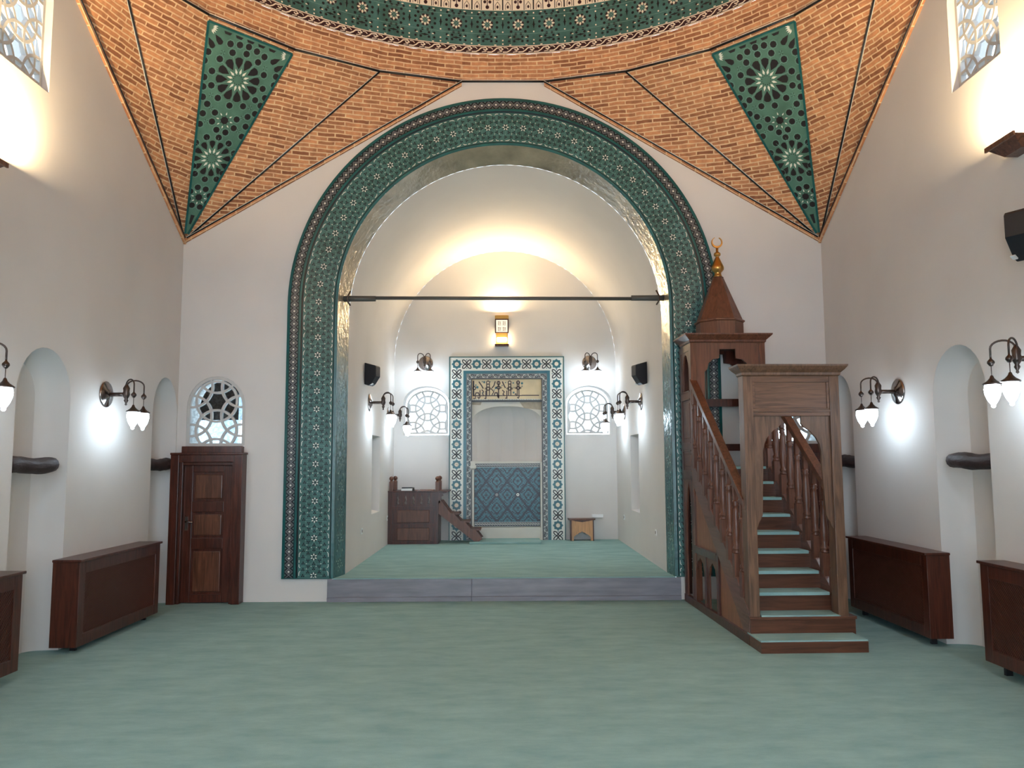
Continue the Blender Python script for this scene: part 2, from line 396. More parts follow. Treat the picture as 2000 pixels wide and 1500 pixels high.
# main (qibla side) wall with the great arch, windows over the doors
ARCH_IN=[(-2.0,0.0)]+[(-2.0,0.2)]+[(2.0*math.cos(PI-PI*i/48),GZ+2.0*math.sin(PI-PI*i/48)) for i in range(49)]+[(2.0,0.2),(2.0,0.0)]
DW=[(-3.41,0.345),(3.41,0.345)]
fnB=lambda a,b,t: (a,D+t,b)
mb=MB()
outer=[(-W,0.0)]+[(-2.0,0.0)]+ARCH_IN[1:-1]+[(2.0,0.0),(W,0.0),(W,ZR+0.05),(-W,ZR+0.05)]
wins=[archpoly(c,0.345,1.80,2.26,0.37,16) for c,_ in DW]
mb.sheet(outer,fnB,0,wins)
for o in wins:
    n=len(o); mb.mesh([fnB(a,b,0) for a,b in o]+[fnB(a,b,0.4) for a,b in o],[(k,(k+1)%n,n+(k+1)%n,n+k) for k in range(n)])
tag(obj('wall_back',mb,PLASTER),kind='structure')
# front wall behind the camera side, with the entrance bay the camera stands in
mb=MB(); fnF=lambda a,b,t:(a,FY-t,b)
mb.sheet(outer,fnF,0)
for i in range(len(ARCH_IN)-1):
    (a,b),(c,d)=ARCH_IN[i],ARCH_IN[i+1]; mb.face([(a,FY,b),(c,FY,d),(c,-2.5,d),(a,-2.5,b)],0,True)
mb.sheet([(a,b) for a,b in ARCH_IN],lambda a,b,t:(a,-2.5,b),0,[archpoly(0,1.6,0.02,2.6,1.5,20)])  # unseen opening added in the bay's end wall for fill daylight
tag(obj('wall_front',mb,PLASTER),kind='structure')

# ---- apse: side walls with recesses, vault, back wall
for side,sx in (('left',-1),('right',1)):
    x=AX+sx*AR; mb=MB(); fn=lambda a,b,t:(x+sx*t,a,b)
    h=[(11.70,0.86),(12.45,0.86),(12.45,2.0),(11.70,2.0)]
    mb.sheet([(AY,SZ-0.1),(DB,SZ-0.1),(DB,AZ),(AY,AZ)],fn,0,[h])
    i_=[(11.80,0.92),(12.40,0.92),(12.40,1.93),(11.80,1.93)]
    mb.mesh([fn(a,b,0) for a,b in h]+[fn(a,b,0.28) for a,b in i_],[(k,(k+1)%4,4+(k+1)%4,4+k) for k in range(4)])
    mb.sheet(i_,lambda a,b,t:fn(a,b,0.28),0)
    tag(obj('wall_apse_'+side,mb,PLASTER),kind='structure')
mb=MB(); n=48
pts=[(AX+AR*math.cos(PI-PI*i/n),AZ+AR*math.sin(PI-PI*i/n)) for i in range(n+1)]
mb.mesh([(a,y,b) for y in (AY,DB) for a,b in pts],[(i,i+1,n+2+i,n+1+i) for i in range(n)],0,True)
tag(obj('ceiling_apse',mb,PLASTER),kind='structure')
AWIN=[(-1.36,0.40),(1.485,0.40)]
MC=0.05   # mihrab centre line
mb=MB(); fnA=lambda a,b,t:(a,DB+t,b)
holes=[archpoly(c,hw,2.07,2.62,0.31,16) for c,hw in AWIN]+[[(MC-0.66,SZ),(MC+0.66,SZ),(MC+0.66,2.9),(MC-0.66,2.9)]]
mb.sheet([(AX-AR,SZ-0.1),(AX+AR,SZ-0.1)]+[(AX+AR*math.cos(PI*i/40),AZ+AR*math.sin(PI*i/40)) for i in range(41)],fnA,0,holes)
for k_,(c,hw) in enumerate(AWIN):
    o=archpoly(c,hw,2.07,2.62,0.31,16); i_=archpoly(c,hw-0.02,2.09,2.62,0.30,16); n=len(o)
    mb.mesh([fnA(a,b,0) for a,b in o]+[fnA(a,b,0.45) for a,b in i_],[(k,(k+1)%n,n+(k+1)%n,n+k) for k in range(n)])
tag(obj('wall_apse_back',mb,PLASTER),kind='structure')

# ---- dome: brick belt, brick and tile shell
def ringpt(k): a=math.radians(7.5+15*k); return (RC*math.sin(a), CY+RC*math.cos(a))
DR,DZ0=3.80,6.60
mb=MB(); N24=24; NS=5
for k in range(N24):
    for j in range(NS):
        def P(f,lvl):
            a0=ringpt(k-1); a1=ringpt(k); x=a0[0]+(a1[0]-a0[0])*f; y=a0[1]+(a1[1]-a0[1])*f
            ang=math.atan2(x,y-CY)
            cxx,cyy=DR*math.sin(ang),CY+DR*math.cos(ang)
            g=lvl; return (x+(cxx-x)*g,y+(cyy-y)*g,ZR+(DZ0-ZR)*g)
        f0,f1=j/NS,(j+1)/NS
        for g0,g1 in ((0,0.5),(0.5,1)):
            u0,u1=(k+f0)*1.017,(k+f1)*1.017; v0,v1=g0*0.33,g1*0.33
            mb.face([P(f0,g0),P(f1,g0),P(f1,g1),P(f0,g1)],0,False,[(u0,v0),(u1,v0),(u1,v1),(u0,v1)])
def domept(ang,s,off=0.0):
    """ang clockwise from the back wall, s = height along the shell above the belt"""
    th=s/DR; r=(DR-off)*math.cos(th); return (r*math.sin(ang),CY+r*math.cos(ang),DZ0+(DR-off)*math.sin(th))
NA=96
for k in range(NA):
    for j in range(12):
        s0,s1=j*DR*PI/2/12,(j+1)*DR*PI/2/12; a0,a1=2*PI*k/NA,2*PI*(k+1)/NA
        mb.face([domept(a0,s0),domept(a1,s0),domept(a1,s1),domept(a0,s1)],0,False,[(a0*DR,s0),(a1*DR,s0),(a1*DR,s1),(a0*DR,s1)])
tag(obj('ceiling',mb,BRICK),kind='structure')

# ---- pendentives (brick fans in the four corners) with their glazed edge lines
def corner_fn(q):
    """maps a point given for the back-left corner to corner q (0 BL,1 BR,2 FL,3 FR)"""
    return lambda p: ((-p[0] if q in (1,3) else p[0]), (2*CY-p[1] if q>=2 else p[1]), p[2])
TIP=Vector((-W+0.004,D-0.004,ZT))
VR=[Vector((-ringpt(k)[0],ringpt(k)[1],ZR)) for k in range(6)]
def plane_axes(a,b):
    e1=(b-a).normalized(); mid=(a+b)/2; e2=(mid-TIP); e2=(e2-e1*e2.dot(e1)).normalized(); return e1,e2
BN=Vector((1,-1,-0.75)).normalized()      # inward direction of the fan
for q in range(4):
    cf=corner_fn(q); mb=MB()
    for k in range(5):
        a,b=VR[k],VR[k+1]; e1,e2=plane_axes(a,b)
        uv=lambda p:(((p-TIP).dot(e1))+k*0.37,(p-TIP).dot(e2))
        mb.face([cf(TIP),cf(a),cf(b)],0,False,[uv(TIP),uv(a),uv(b)])
    # thickness below the wall-side edges
    for a,sgn in ((VR[0],Vector((0,-1,0))),(VR[5],Vector((1,0,0)))):
        low=Vector((0,0,-0.055)); b0,b1=TIP+low,a+low
        L=(a-TIP).length
        mb.face([cf(TIP+sgn*0.03),cf(a+sgn*0.03),cf(b1+sgn*0.03),cf(b0+sgn*0.03)],0,False,[(0,0),(L,0),(L,0.055),(0,0.055)])
        mb.face([cf(b0+sgn*0.03),cf(b1+sgn*0.03),cf(b1),cf(b0)],0,False,[(0,0),(L,0),(L,0.03),(0,0.03)])
        mb.face([cf(TIP+sgn*0.03),cf(a+sgn*0.03),cf(a+BN*0.002),cf(TIP)],0,False,[(0,0),(L,0),(L,0.03),(0,0.03)])
    tag(obj('ceiling_pendentive',mb,BRICK),kind='structure')
    if q<2:
        sd='left' if q==0 else 'right'
        for nm,k in (('arch side',0),('arch side',1),('wall side',4),('wall side',5)):
            mb=MB(); a=VR[k]; e=(a-TIP).normalized(); P0=TIP+e*0.04+BN*0.012; P1=a+BN*0.012
            if k in (0,5): P0+=(Vector((0,-1,0)) if k==0 else Vector((1,0,0)))*0.02; P1+=(Vector((0,-1,0)) if k==0 else Vector((1,0,0)))*0.02
            mb.tube([cf(P0),cf(P1)],0.011,6,0); wl=BN.cross(e).normalized()*0.012
            mb.tube([cf(P0+wl),cf(P1+wl)],0.0035,6,1)  # thin white tube stands in for the highlight on the glazed strip
            o=obj('trim_%d'%(q*4+[0,1,4,5].index(k)+1),mb,[DARK,WHITET]); tag(o,kind='structure')
mb=MB(); pts=[(ringpt(k)[0]*0.9965,CY+(ringpt(k)[1]-CY)*0.9965,ZR) for k in range(24)]
for k in range(24): mb.tube([pts[k],pts[(k+1)%24]],0.012,6,0)
for k in range(24):
    a,b=pts[k],pts[(k+1)%24]; mb.tube([(a[0]*0.997,CY+(a[1]-CY)*0.997,ZR+0.014),(b[0]*0.997,CY+(b[1]-CY)*0.997,ZR+0.014)],0.004,5,1)  # white line again paints the glaze highlight, along the ring
tag(obj('trim_9',mb,[DARK,WHITET]),kind='structure')

# ================================================================== TILEWORK
# ---- star-pattern tiled panels in the corner fans
def rosette(p,cx,cy,n,r_in,r_k,r_out,a0,skip=None,petal_w=0.050,centre_dark=False):
    for k in range(n):
        a=a0+2*PI*k/n
        if skip and not skip(cx+math.cos(a)*r_k,cy+math.sin(a)*r_k,0.02): continue
        p.add(kite(cx,cy,a,r_in,r_k,(r_k-r_in)*0.20,0.35),2)
    for k in range(n):
        a=a0+2*PI*(k+0.5)/n; c,s=math.cos(a),math.sin(a)
        if r_out:
            pts=[]
            for rr,ww in ((r_k*0.90,0.0),(r_k+(r_out-r_k)*0.45,petal_w*0.75),(r_k+(r_out-r_k)*0.85,petal_w*0.85),(r_out,petal_w*0.3),(r_out,-petal_w*0.3),(r_k+(r_out-r_k)*0.85,-petal_w*0.85),(r_k+(r_out-r_k)*0.45,-petal_w*0.75)):
                pts.append((cx+c*rr-s*ww,cy+s*rr+c*ww))
            if skip and not all(skip(x,y,0.03) for x,y in pts): continue
            p.add(pts,1)
    for k in range(n):
        a=a0+2*PI*k/n; x,y=cx+math.cos(a)*r_in*0.82,cy+math.sin(a)*r_in*0.82
        p.add(ngon(x,y,r_in*0.10,4,a),1)
    if centre_dark: p.add(ngon(cx,cy,r_in*0.72,n,a0),1)
a_,b_=VR[2],VR[3]
e1=(a_-b_).normalized(); mid=(a_+b_)/2; e2=(mid-TIP).normalized(); nrm=e1.cross(e2)
if nrm.dot(BN)<0: nrm=-nrm
H=(mid-TIP).length; L2=(a_-b_).length/2
for q in range(2):
    cf=corner_fn(q); mb=MB()
    fn=lambda a,b,t: cf(TIP+e1*a+e2*b+nrm*(0.012+t))
    inside=lambda x,y,mg: y<2.485-mg*0.8 and abs(x)<0.018+0.1967*(y-0.09)-mg*0.8
    tri=[(-0.018,0.09),(0.018,0.09),(0.492,2.50),(-0.492,2.50)]
    mb.prism(tri,fn,0.0,-0.02,0)
    cl=[(1,-0.1967,-0.0017),(-1,-0.1967,-0.0017),(0,1,2.492)]
    p=Pat(mb,lambda a,b: fn(a,b,0.0015),cl)
    inside=lambda x,y,mg: y<2.50 and abs(x)<0.018+0.1967*(y-0.09)+0.02
    rosette(p,0,2.02,12,0.062,0.130,0.245,PI/12*0+PI/2,inside)
    rosette(p,0,1.07,12,0.062,0.130,0.215,PI/2,inside,0.038)
    rosette(p,0,1.54,8,0.062,0.100,None,PI/2,inside,0.03,True)
    rosette(p,0,0.575,8,0.058,0.098,None,PI/2,inside,0.03,True)
    octs=[]
    cand=[(0.300*math.sin(2*PI*k/12),2.02+0.300*math.cos(2*PI*k/12)) for k in range(12)]+[(0.262*math.sin(2*PI*k/12),1.07+0.262*math.cos(2*PI*k/12)) for k in range(12)]
    cand+=[(0.140*math.sin(2*PI*(k+0.5)/8),1.54+0.140*math.cos(2*PI*(k+0.5)/8)) for k in range(8)]+[(0.125*math.sin(2*PI*(k+0.5)/8),0.575+0.125*math.cos(2*PI*(k+0.5)/8)) for k in range(8)]
    cand+=[(0.0,0.40),(0.10,2.385),(0.0,2.40),(0.20,2.36),(0.24,1.66),(0.255,1.545),(0.25,1.42),(0.17,1.74),(0.31,1.72),(0.34,1.83),(0.41,2.10),(0.40,2.20),(0.36,1.93),(0.29,1.60),(0.07,0.84),(0.12,0.77),(0.13,1.37),(0.0,1.37),(0.07,1.30),(0.20,1.30),(0.36,2.26),(0.18,0.93)]
    for a,b in cand:
        for sg in (1,-1):
            x=a*sg
            if all(math.hypot(x-u,b-v)>0.079 for u,v in octs) and abs(x)<0.018+0.1967*(b-0.09)+0.015: octs.append((x,b))
    for x,b in octs: p.add(ngon(x,b,0.036,8,PI/8),1)
    for sg in (1,-1):
        for a,b,an in ((0.335,2.36,-0.75),(0.40,2.30,-0.95)):
            pts=[]
            for rr,ww in ((-0.06,0.0),(0.0,0.028),(0.045,0.03),(0.06,0.01),(0.06,-0.01),(0.045,-0.03),(0.0,-0.028)):
                c,s=math.cos(PI+an+0.0),math.sin(PI+an+1.1)
                dx,dy=-math.cos(an+0.2),-math.sin(-an*1.0)
                Ld=math.hypot(dx,dy); dx/=Ld; dy/=Ld
                pts.append(((a+dx*rr-dy*ww)*sg,b+dy*rr+dx*ww))
            p.add(pts,1)
        for an in (2.75,3.05,3.35,3.65,3.95):   # white tips in the upper corners
            c,s=math.cos(an),math.sin(an); x,y=0.455,2.455
            pp=kite(x,y,an,0.03,0.085,0.010,0.4); pp=[(a*sg,b) for a,b in pp]
            if all(inside(a,b,0.0) for a,b in pp): p.add(pp,2)
        p.many([[(a*sg,b) for a,b in kite(0.0,0.0,0,0,0,0)]] if False else [],1)
    for x in (-0.26,-0.13,0,0.13,0.26): p.add([(x-0.045,2.468),(x+0.045,2.468),(x+0.028,2.44),(x-0.028,2.44)],1)
    p.add([(-0.012,0.22),(0.012,0.22),(0.024,0.34),(-0.024,0.34)],1)
    # little eight-spoke rosettes and dashes between the large ones
    rnd=random.Random(5)
    for a,b in ((0.0,2.29),(0.25,2.245),(0.29,2.12),(0.31,1.96),(0.23,1.77),(0.10,1.76),(0.19,1.47),(0.185,1.63),(0.0,1.335),(0.12,1.29),(0.0,1.73),(0.0,0.79),(0.075,0.62)):
        for sg in ((1,-1) if a else (1,)):
            if any(math.hypot(a*sg-u,b-v)<0.062 for u,v in octs): continue
            for k in range(8):
                an=2*PI*k/8
                x,y=a*sg+math.cos(an)*0.022,b+math.sin(an)*0.022
                if inside(x,y,0.012): p.add(seg_rect((a*sg+math.cos(an)*0.014,b+math.sin(an)*0.014),(x+math.cos(an)*0.004,y+math.sin(an)*0.004),0.005),1 if k%2 else 3)
    # fine paler outline net around the openings
    for x,b in octs: p.many(stroke(ngon(x,b,0.045,8,PI/8),0.004,True),3)
    for cy_ in (2.02,1.07):
        for k in range(12):
            an=PI/2+2*PI*k/12; x0,y0=math.cos(an)*0.13,cy_+math.sin(an)*0.13; x1,y1=math.cos(an)*0.26,cy_+math.sin(an)*0.26
            if inside(x1,y1,0.02): p.add(seg_rect((x0,y0),(x1,y1),0.005),3)
    side='left' if q==0 else 'right'
    # raised plain border
    for s0,s1 in ((tri[0],tri[3]),(tri[1],tri[2]),(tri[2],tri[3])):
        mb.prism(seg_rect(s0,s1,0.022),fn,0.0,0.008,4)
    ctr=Vector(fn(0,1.4,0)); o=obj('tile_panel',mb,[TEALP,BLACKP,WHITET,LINE,TEALD],None,tuple(ctr))
    tag(o,'tall green triangular star-pattern tile panel in the brick vault at the upper %s corner'%side,'tile panel','star-pattern tile panels in the brick corners')

# ---- star band pattern on a strip, s along, t across (t in metres from strip centre)
def star_cell(p,s0,P=0.2135,hw=0.183,dm=1,wm=2,lm=3,extra=None):
    q=lambda ds,dt: (s0+ds,dt)
    for k in range(6):
        a=PI*k/3; p.add([(s0+x,y) for x,y in kite(0,0,a,0.013,0.043,0.0095,0.45)],wm)
        a+=PI/6; p.add([(s0+x,y) for x,y in [(0.020*math.cos(a),0.020*math.sin(a)),(0.040*math.cos(a-0.26),0.040*math.sin(a-0.26)),(0.040*math.cos(a+0.26),0.040*math.sin(a+0.26))]],dm)
    p.add([(s0+x,y) for x,y in ngon(0,0,0.011,6)],dm)
    for ds,dt in ((0.078,0),(0.136,0),(0.040,0.066),(-0.043,0.066),(0.105,0.064),(0.0,0.125),(0.070,0.122),(0.142,0.122)):
        for sg in ((1,-1) if dt else (1,)):
            for k in range(3):
                a=2*PI*k/3+(0 if (ds*1000)%2<1 else PI); p.add(kite(s0+ds,dt*sg,a,0.0,0.024,0.0095,0.5),dm)
    for ds,dt in ((0.107,0.029),(0.078,0.083),(0.137,0.083),(0.03,0.158),(0.19,0.100),(0.0,0.09)):
        for sg in (1,-1): p.add(ngon(s0+ds,dt*sg,0.0062,6),wm if dt<0.085 and dt>0.03 or dt==0.029 else lm)
    for sg in (1,-1):      # pale zigzag along both edges
        y=hw-0.014
        for z in ([(0.0,y),(0.035,y),(0.055,y-0.014)],[(0.09,y-0.014),(0.105,y),(0.13,y)],[(0.15,y),(0.18,y)]):
            p.many([[(s0+a,b*sg) for a,b in r] for r in stroke(z,0.0075)],wm)
    for (a,b),(c,d) in (((0.04,0),(0.078,0.03)),((0.078,0.03),(0.078,0.10)),((0.078,0.03),(0.136,0.03)),((0.136,0.03),(0.175,0)),((0.078,0.10),(0.02,0.10)),((0.136,0.03),(0.136,0.10)),((0.136,0.10),(0.20,0.10)),((0.107,0.10),(0.107,0.15)),((0.0,0.04),(0.0,0.10))):
        for sg in (1,-1): p.add(seg_rect((s0+a,b*sg),(s0+c,d*sg),0.0026),lm)

def arch_path(s,r):
    """s measured on radius 2.2 from the foot of the left leg; returns x,z for radius r"""
    hleg=GZ-SZ; La=PI*2.2
    if s<=hleg: return (-r,SZ+s)
    if s<=hleg+La:
        a=PI-(s-hleg)/2.2; return (r*math.cos(a),GZ+r*math.sin(a))
    return (r,GZ-(s-hleg-La))
TOT=2*(GZ-SZ)+PI*2.2
def strip(mb,r0,r1,y,mi,smooth=False,y1=None):
    n=150; y1=y if y1 is None else y1
    ss=[TOT*i/n for i in range(n+1)]
    ss=sorted(set(ss+[GZ-SZ,GZ-SZ+PI*2.2]))
    for i in range(len(ss)-1):
        a,b=arch_path(ss[i],r0),arch_path(ss[i],r1); c,d=arch_path(ss[i+1],r0),arch_path(ss[i+1],r1)
        mb.face([(a[0],y,a[1]),(b[0],y1,b[1]),(d[0],y1,d[1]),(c[0],y,c[1])],mi,smooth)
root=thing('tiled_arch_surround','wide teal tiled band with white stars framing the great round arch','arch surround',(0,D,SZ))
OFF=(0,D,SZ)
yf=D-0.035
mb=MB(); strip(mb,2.03,2.40,yf,0)
p=Pat(mb,lambda s,t:(lambda r:(r[0],yf-0.0015,r[1]))(arch_path(max(0,min(TOT,s)),2.215+t)))
ncell=round(TOT/0.2135); PP=TOT/ncell
for i in range(ncell): star_cell(p,i*PP+0.03,PP)
obj('star_band',mb,[TEAL,DARK,WHITET,LINE],root,OFF)
mb=MB(); strip(mb,2.452,2.552,yf,0)
p=Pat(mb,lambda s,t:(lambda r:(r[0],yf-0.0015-p.d,r[1]))(arch_path(max(0,min(TOT,s)),2.502+t)))
nc=round(TOT/0.0765); PC=TOT/nc
for i in range(nc):
    s0=(i+0.5)*PC; h=PC/2; e=0.044
    for (a,b),(c,d) in (((-h,-e),(h,e)),((-h,e),(h,-e))):
        p.add(seg_rect((s0-h,b*0.98),(s0+h,d*0.98),0.0075),1)
    p.d=0.001; p.add(ngon(s0+h,0,0.026,4,0),0); p.d=0.002; p.many(stroke(ngon(s0+h,0,0.024,4,0),0.004,True),1); p.add(ngon(s0+h,0,0.0115,8),2); p.d=0.0
    for sg in (1,-1): p.add([(s0-0.012,0.046*sg),(s0+0.012,0.046*sg),(s0,0.034*sg)],3)
obj('chain_band',mb,[DARK,MAUVE,WHITET,LINE],root,OFF)
mb=MB()
for r0,r1,ya,yb,mi in ((2.585,2.585,D,yf-0.005,0),(2.585,2.552,yf-0.005,yf-0.014,0),(2.552,2.552,yf-0.014,yf,0),(2.452,2.443,yf,yf-0.012,0),(2.443,2.418,yf-0.012,yf-0.012,0),(2.418,2.40,yf-0.012,yf,1),(2.03,2.018,yf,yf-0.010,1),(2.018,1.985,yf-0.010,yf-0.006,0)):
    strip(mb,r0,r1,ya,mi,True,yb)
for sx in (-1,1):
    for a,b in ((1.985,2.585),): mb.box(min(sx*a,sx*b),max(sx*a,sx*b),yf-0.01,D-0.001,SZ-0.004,SZ+0.006,0)
obj('border_moulding',mb,[TEALD,DARK],root,OFF)
# glossy soffit inside the arch, small pale flowers
def vault_path(s):
    hleg=GZ-SZ; La=PI*2.2
    if s<=hleg: return (AX-AR,SZ+s*(AZ-SZ)/hleg)
    if s<=hleg+La: a=PI-(s-hleg)/2.2; return (AX+AR*math.cos(a),AZ+AR*math.sin(a))
    return (AX+AR,AZ-(s-hleg-La)*(AZ-SZ)/hleg)
def soff(s,t,k=0.0015):
    s=max(0,min(TOT,s)); a=arch_path(s,1.985-k); b=vault_path(s); f=(t+0.165)/0.33
    y=(yf-0.006)*(1-f)+AY*f; return (a[0]*(1-f)+b[0]*f*(1-k/2),y,a[1]*(1-f)+b[1]*f-k*(f if a[1]>GZ else 0))
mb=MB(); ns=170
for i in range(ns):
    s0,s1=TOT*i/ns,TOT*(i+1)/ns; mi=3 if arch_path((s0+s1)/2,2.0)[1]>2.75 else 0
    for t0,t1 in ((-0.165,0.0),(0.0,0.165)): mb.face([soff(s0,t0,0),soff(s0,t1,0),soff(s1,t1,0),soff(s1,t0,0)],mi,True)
p=Pat(mb,soff); nS=round(TOT/0.30)
for i in range(nS):
    s0=(i+0.5)*TOT/nS
    if arch_path(s0,2.0)[1]>2.75: continue
    for k in range(8):
        a=2*PI*k/8; p.add(kite(s0,0,a,0.028,0.062,0.010,0.5),1)
        if k%2==0: p.add(kite(s0,0,a+PI/8,0.075,0.10,0.010,0.5),1)
        p.add(kite(s0+TOT/nS/2,0.07*(1 if k%2 else -1),a,0.0,0.022,0.006),1)
    for dt in (-0.13,0.13): p.many(stroke([(s0-0.15,dt),(s0+0.15,dt)],0.006),2)
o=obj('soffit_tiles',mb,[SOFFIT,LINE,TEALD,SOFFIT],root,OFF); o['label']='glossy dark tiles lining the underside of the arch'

# ---- tile bands at the foot of the dome
t=thing('dome_tile_band','ring of green star tiles with white borders around the foot of the brick dome','tile band',(0,CY,DZ0))
TO=(0,CY,DZ0)
NST=62; K=1.36; A1=2*PI/NST; PS=A1*DR
def dring(mb,s0,s1,mi,off): 
    for k in range(176):
        a0,a1=2*PI*k/176,2*PI*(k+1)/176; n=3
        for j in range(n):
            u0,u1=s0+(s1-s0)*j/n,s0+(s1-s0)*(j+1)/n
            mb.face([domept(a0,u0,off),domept(a1,u0,off),domept(a1,u1,off),domept(a0,u1,off)],mi)
mb=MB(); dring(mb,0.105,0.545,0,0.012)
dp=lambda s,t: domept(s/DR,0.325+t,0.0145)
p=Pat(mb,dp)
for i in range(NST):
    s0=(i+0.5)*PS; h=PS/2
    if abs(((s0/DR+PI)%(2*PI))-PI)>PI*0.55: continue
    zc=0.045
    for k in range(8):
        a=2*PI*k/8; p.add(kite(s0,zc,a,0.024,0.070,0.0145,0.45),2)
        a+=PI/8; p.add([(s0+0.040*math.cos(a),zc+0.040*math.sin(a)),(s0+0.076*math.cos(a-0.24),zc+0.076*math.sin(a-0.24)),(s0+0.076*math.cos(a+0.24),zc+0.076*math.sin(a+0.24))],4)
    p.add(ngon(s0,zc,0.024,8),0)
    for k in range(12):
        a=2*PI*(k+0.5)/12; x,y=s0+math.cos(a)*0.125,zc+math.sin(a)*0.118
        p.add(ngon(x,y,0.018,6,a),1)
    for dy in (-0.105,-0.16,0.19):
        for dx in (-0.05,0.05): p.add(ngon(s0+dx,dy,0.017,6),1)
    p.add(kite(s0,-0.135,0,-0.06,0.06,0.012,0.5),1); p.add(kite(s0,-0.135,PI/2,-0.022,0.022,0.009,0.5),1)
    for dx in (-0.115,0.115):
        for dy in (-0.16,-0.105,0.17): p.add(ngon(s0+dx,dy,0.016,6),1)
    p.add(kite(s0+h,zc,PI/2,-0.06,0.06,0.012,0.5),1); p.add(kite(s0+h,zc,0,-0.025,0.025,0.008,0.5),1)
    for dy in (-0.195,-0.15,-0.045,0.12,0.185): p.add(ngon(s0+h,dy,0.012,4,PI/4),2)
    for dx in (-0.10,0.10): 
        for dy in (-0.208,-0.115,0.195): p.add([(s0+dx-0.013,dy-0.006),(s0+dx+0.013,dy-0.006),(s0+dx+0.013,dy+0.006),(s0+dx-0.013,dy+0.006)],2)
    for (a,b),(c,d) in (((-h,-0.07),(h,-0.07)),((-0.082,-0.2),(-0.082,-0.07)),((0.082,-0.2),(0.082,-0.07)),((-h,0.15),(h,0.15)),((-0.06,-0.02),(0.06,0.11)),((-0.06,0.11),(0.06,-0.02))): p.add(seg_rect((s0+a,b),(s0+c,d),0.004),3)
obj('green_star_tiles',mb,[TEAL,DARK,CREAM,LINE,PURPLE],t,TO)
mb=MB(); dring(mb,0.0,0.012,1,0.016); dring(mb,0.012,0.095,0,0.014); dring(mb,0.095,0.105,1,0.016)
p=Pat(mb,lambda s,t: domept(s/DR,0.0535+t,0.0165))
nS=NST*2; PS2=2*PI*DR/nS
for i in range(nS):
    s0=(i+0.5)*PS2
    if abs(((s0/DR+PI)%(2*PI))-PI)>PI*0.55: continue
    h=PS2/2
    pts=[(s0-h,-0.028),(s0-h*0.45,-0.028),(s0-0.01,-0.008),(s0+0.02,0.022),(s0+h*0.8,0.03),(s0+h,0.008),(s0+h*0.75,-0.006),(s0+h*0.5,0.006)]
    p.many(stroke(pts,0.014),1)
    p.many(stroke([(s0-h*0.9,0.030),(s0-h*0.5,0.028),(s0-h*0.3,0.008)],0.009),1); p.many(stroke([(s0+h*0.3,-0.03),(s0+h*0.9,-0.02)],0.009),1)
obj('scroll_border',mb,[PURPLE,CREAM],t,TO)
mb=MB(); dring(mb,0.545,0.735,0,0.012); dring(mb,0.735,0.76,1,0.014); dring(mb,0.76,0.95,0,0.012)
p=Pat(mb,lambda s,t: domept(s/DR,0.64+t,0.0145))
for i in range(NST):
    s0=(i+0.5)*PS; h=PS/2
    if abs(((s0/DR+PI)%(2*PI))-PI)>PI*0.55: continue
    p.many(stroke([(s0-0.075,-0.09),(s0-0.075,0.09)],0.009),3); p.many(stroke([(s0+0.075,-0.09),(s0+0.075,0.09)],0.009),3)
    p.many(stroke([(s0-h,-0.09),(s0-h,0.09)],0.016),3)
    p.add(ngon(s0,-0.055,0.024,8),1); p.add(ngon(s0,0.045,0.020,8),1); p.add(ngon(s0-0.032,0.008,0.020,8),1); p.add(ngon(s0+0.032,0.008,0.020,8),1); p.many(stroke([(s0,-0.05),(s0,0.04)],0.010),1)
    for sg in (1,-1):
        x=s0+sg*0.128; p.many(stroke([(x-0.030,-0.085),(x-0.030,-0.03),(x,0.01),(x+0.030,-0.03),(x+0.030,-0.085)],0.006),1); p.add(ngon(x,-0.052,0.015,6,0,0.021),1); p.add([(x-0.025,0.03),(x+0.025,0.03),(x,0.075)],2)
obj('white_medallion_border',mb,[CREAM,PURPLE,TEALD,DARK],t,TO)

# ================================================================== MIHRAB
YM=DB-0.05
mih=thing('mihrab','tall prayer niche framed by blue and white tile bands in the apse back wall','mihrab',(MC,DB,SZ))
MO=(MC,DB,SZ)
X0,X1=-0.957,1.052; ZTOP=3.44
mb=MB()
def frame_pieces(mb,x0,x1,zt,wd,y0,y1,mi,zb=SZ):
    mb.box(x0,x0+wd,y0,y1,zb,zt,mi); mb.box(x1-wd,x1,y0,y1,zb,zt,mi); mb.box(x0+wd,x1-wd,y0,y1,zt-wd,zt,mi)
frame_pieces(mb,X0,X1,ZTOP,0.017,YM-0.012,DB+0.02,1)
frame_pieces(mb,X0+0.017,X1-0.017,ZTOP-0.017,0.232,YM,DB+0.02,0)
p=Pat(mb,lambda a,b:(a,YM-0.002,b))
E_=0.1745
def knot(cx,cz):
    for k in range(4):
        an=PI/4+PI*k/2; c,s=math.cos(an),math.sin(an)
        el=[(cx+c*(0.056+0.044*math.cos(u))-s*0.024*math.sin(u), cz+s*(0.056+0.044*math.cos(u))+c*0.024*math.sin(u)) for u in [2*PI*j/12 for j in range(12)]]
        p.many(stroke(el,0.0175,True),2)
    for k in range(4):
        an=PI*k/2; p.add(kite(cx,cz,an,0.062,0.086,0.012,0.6),3)
    p.add(ngon(cx,cz,0.010,6),4)
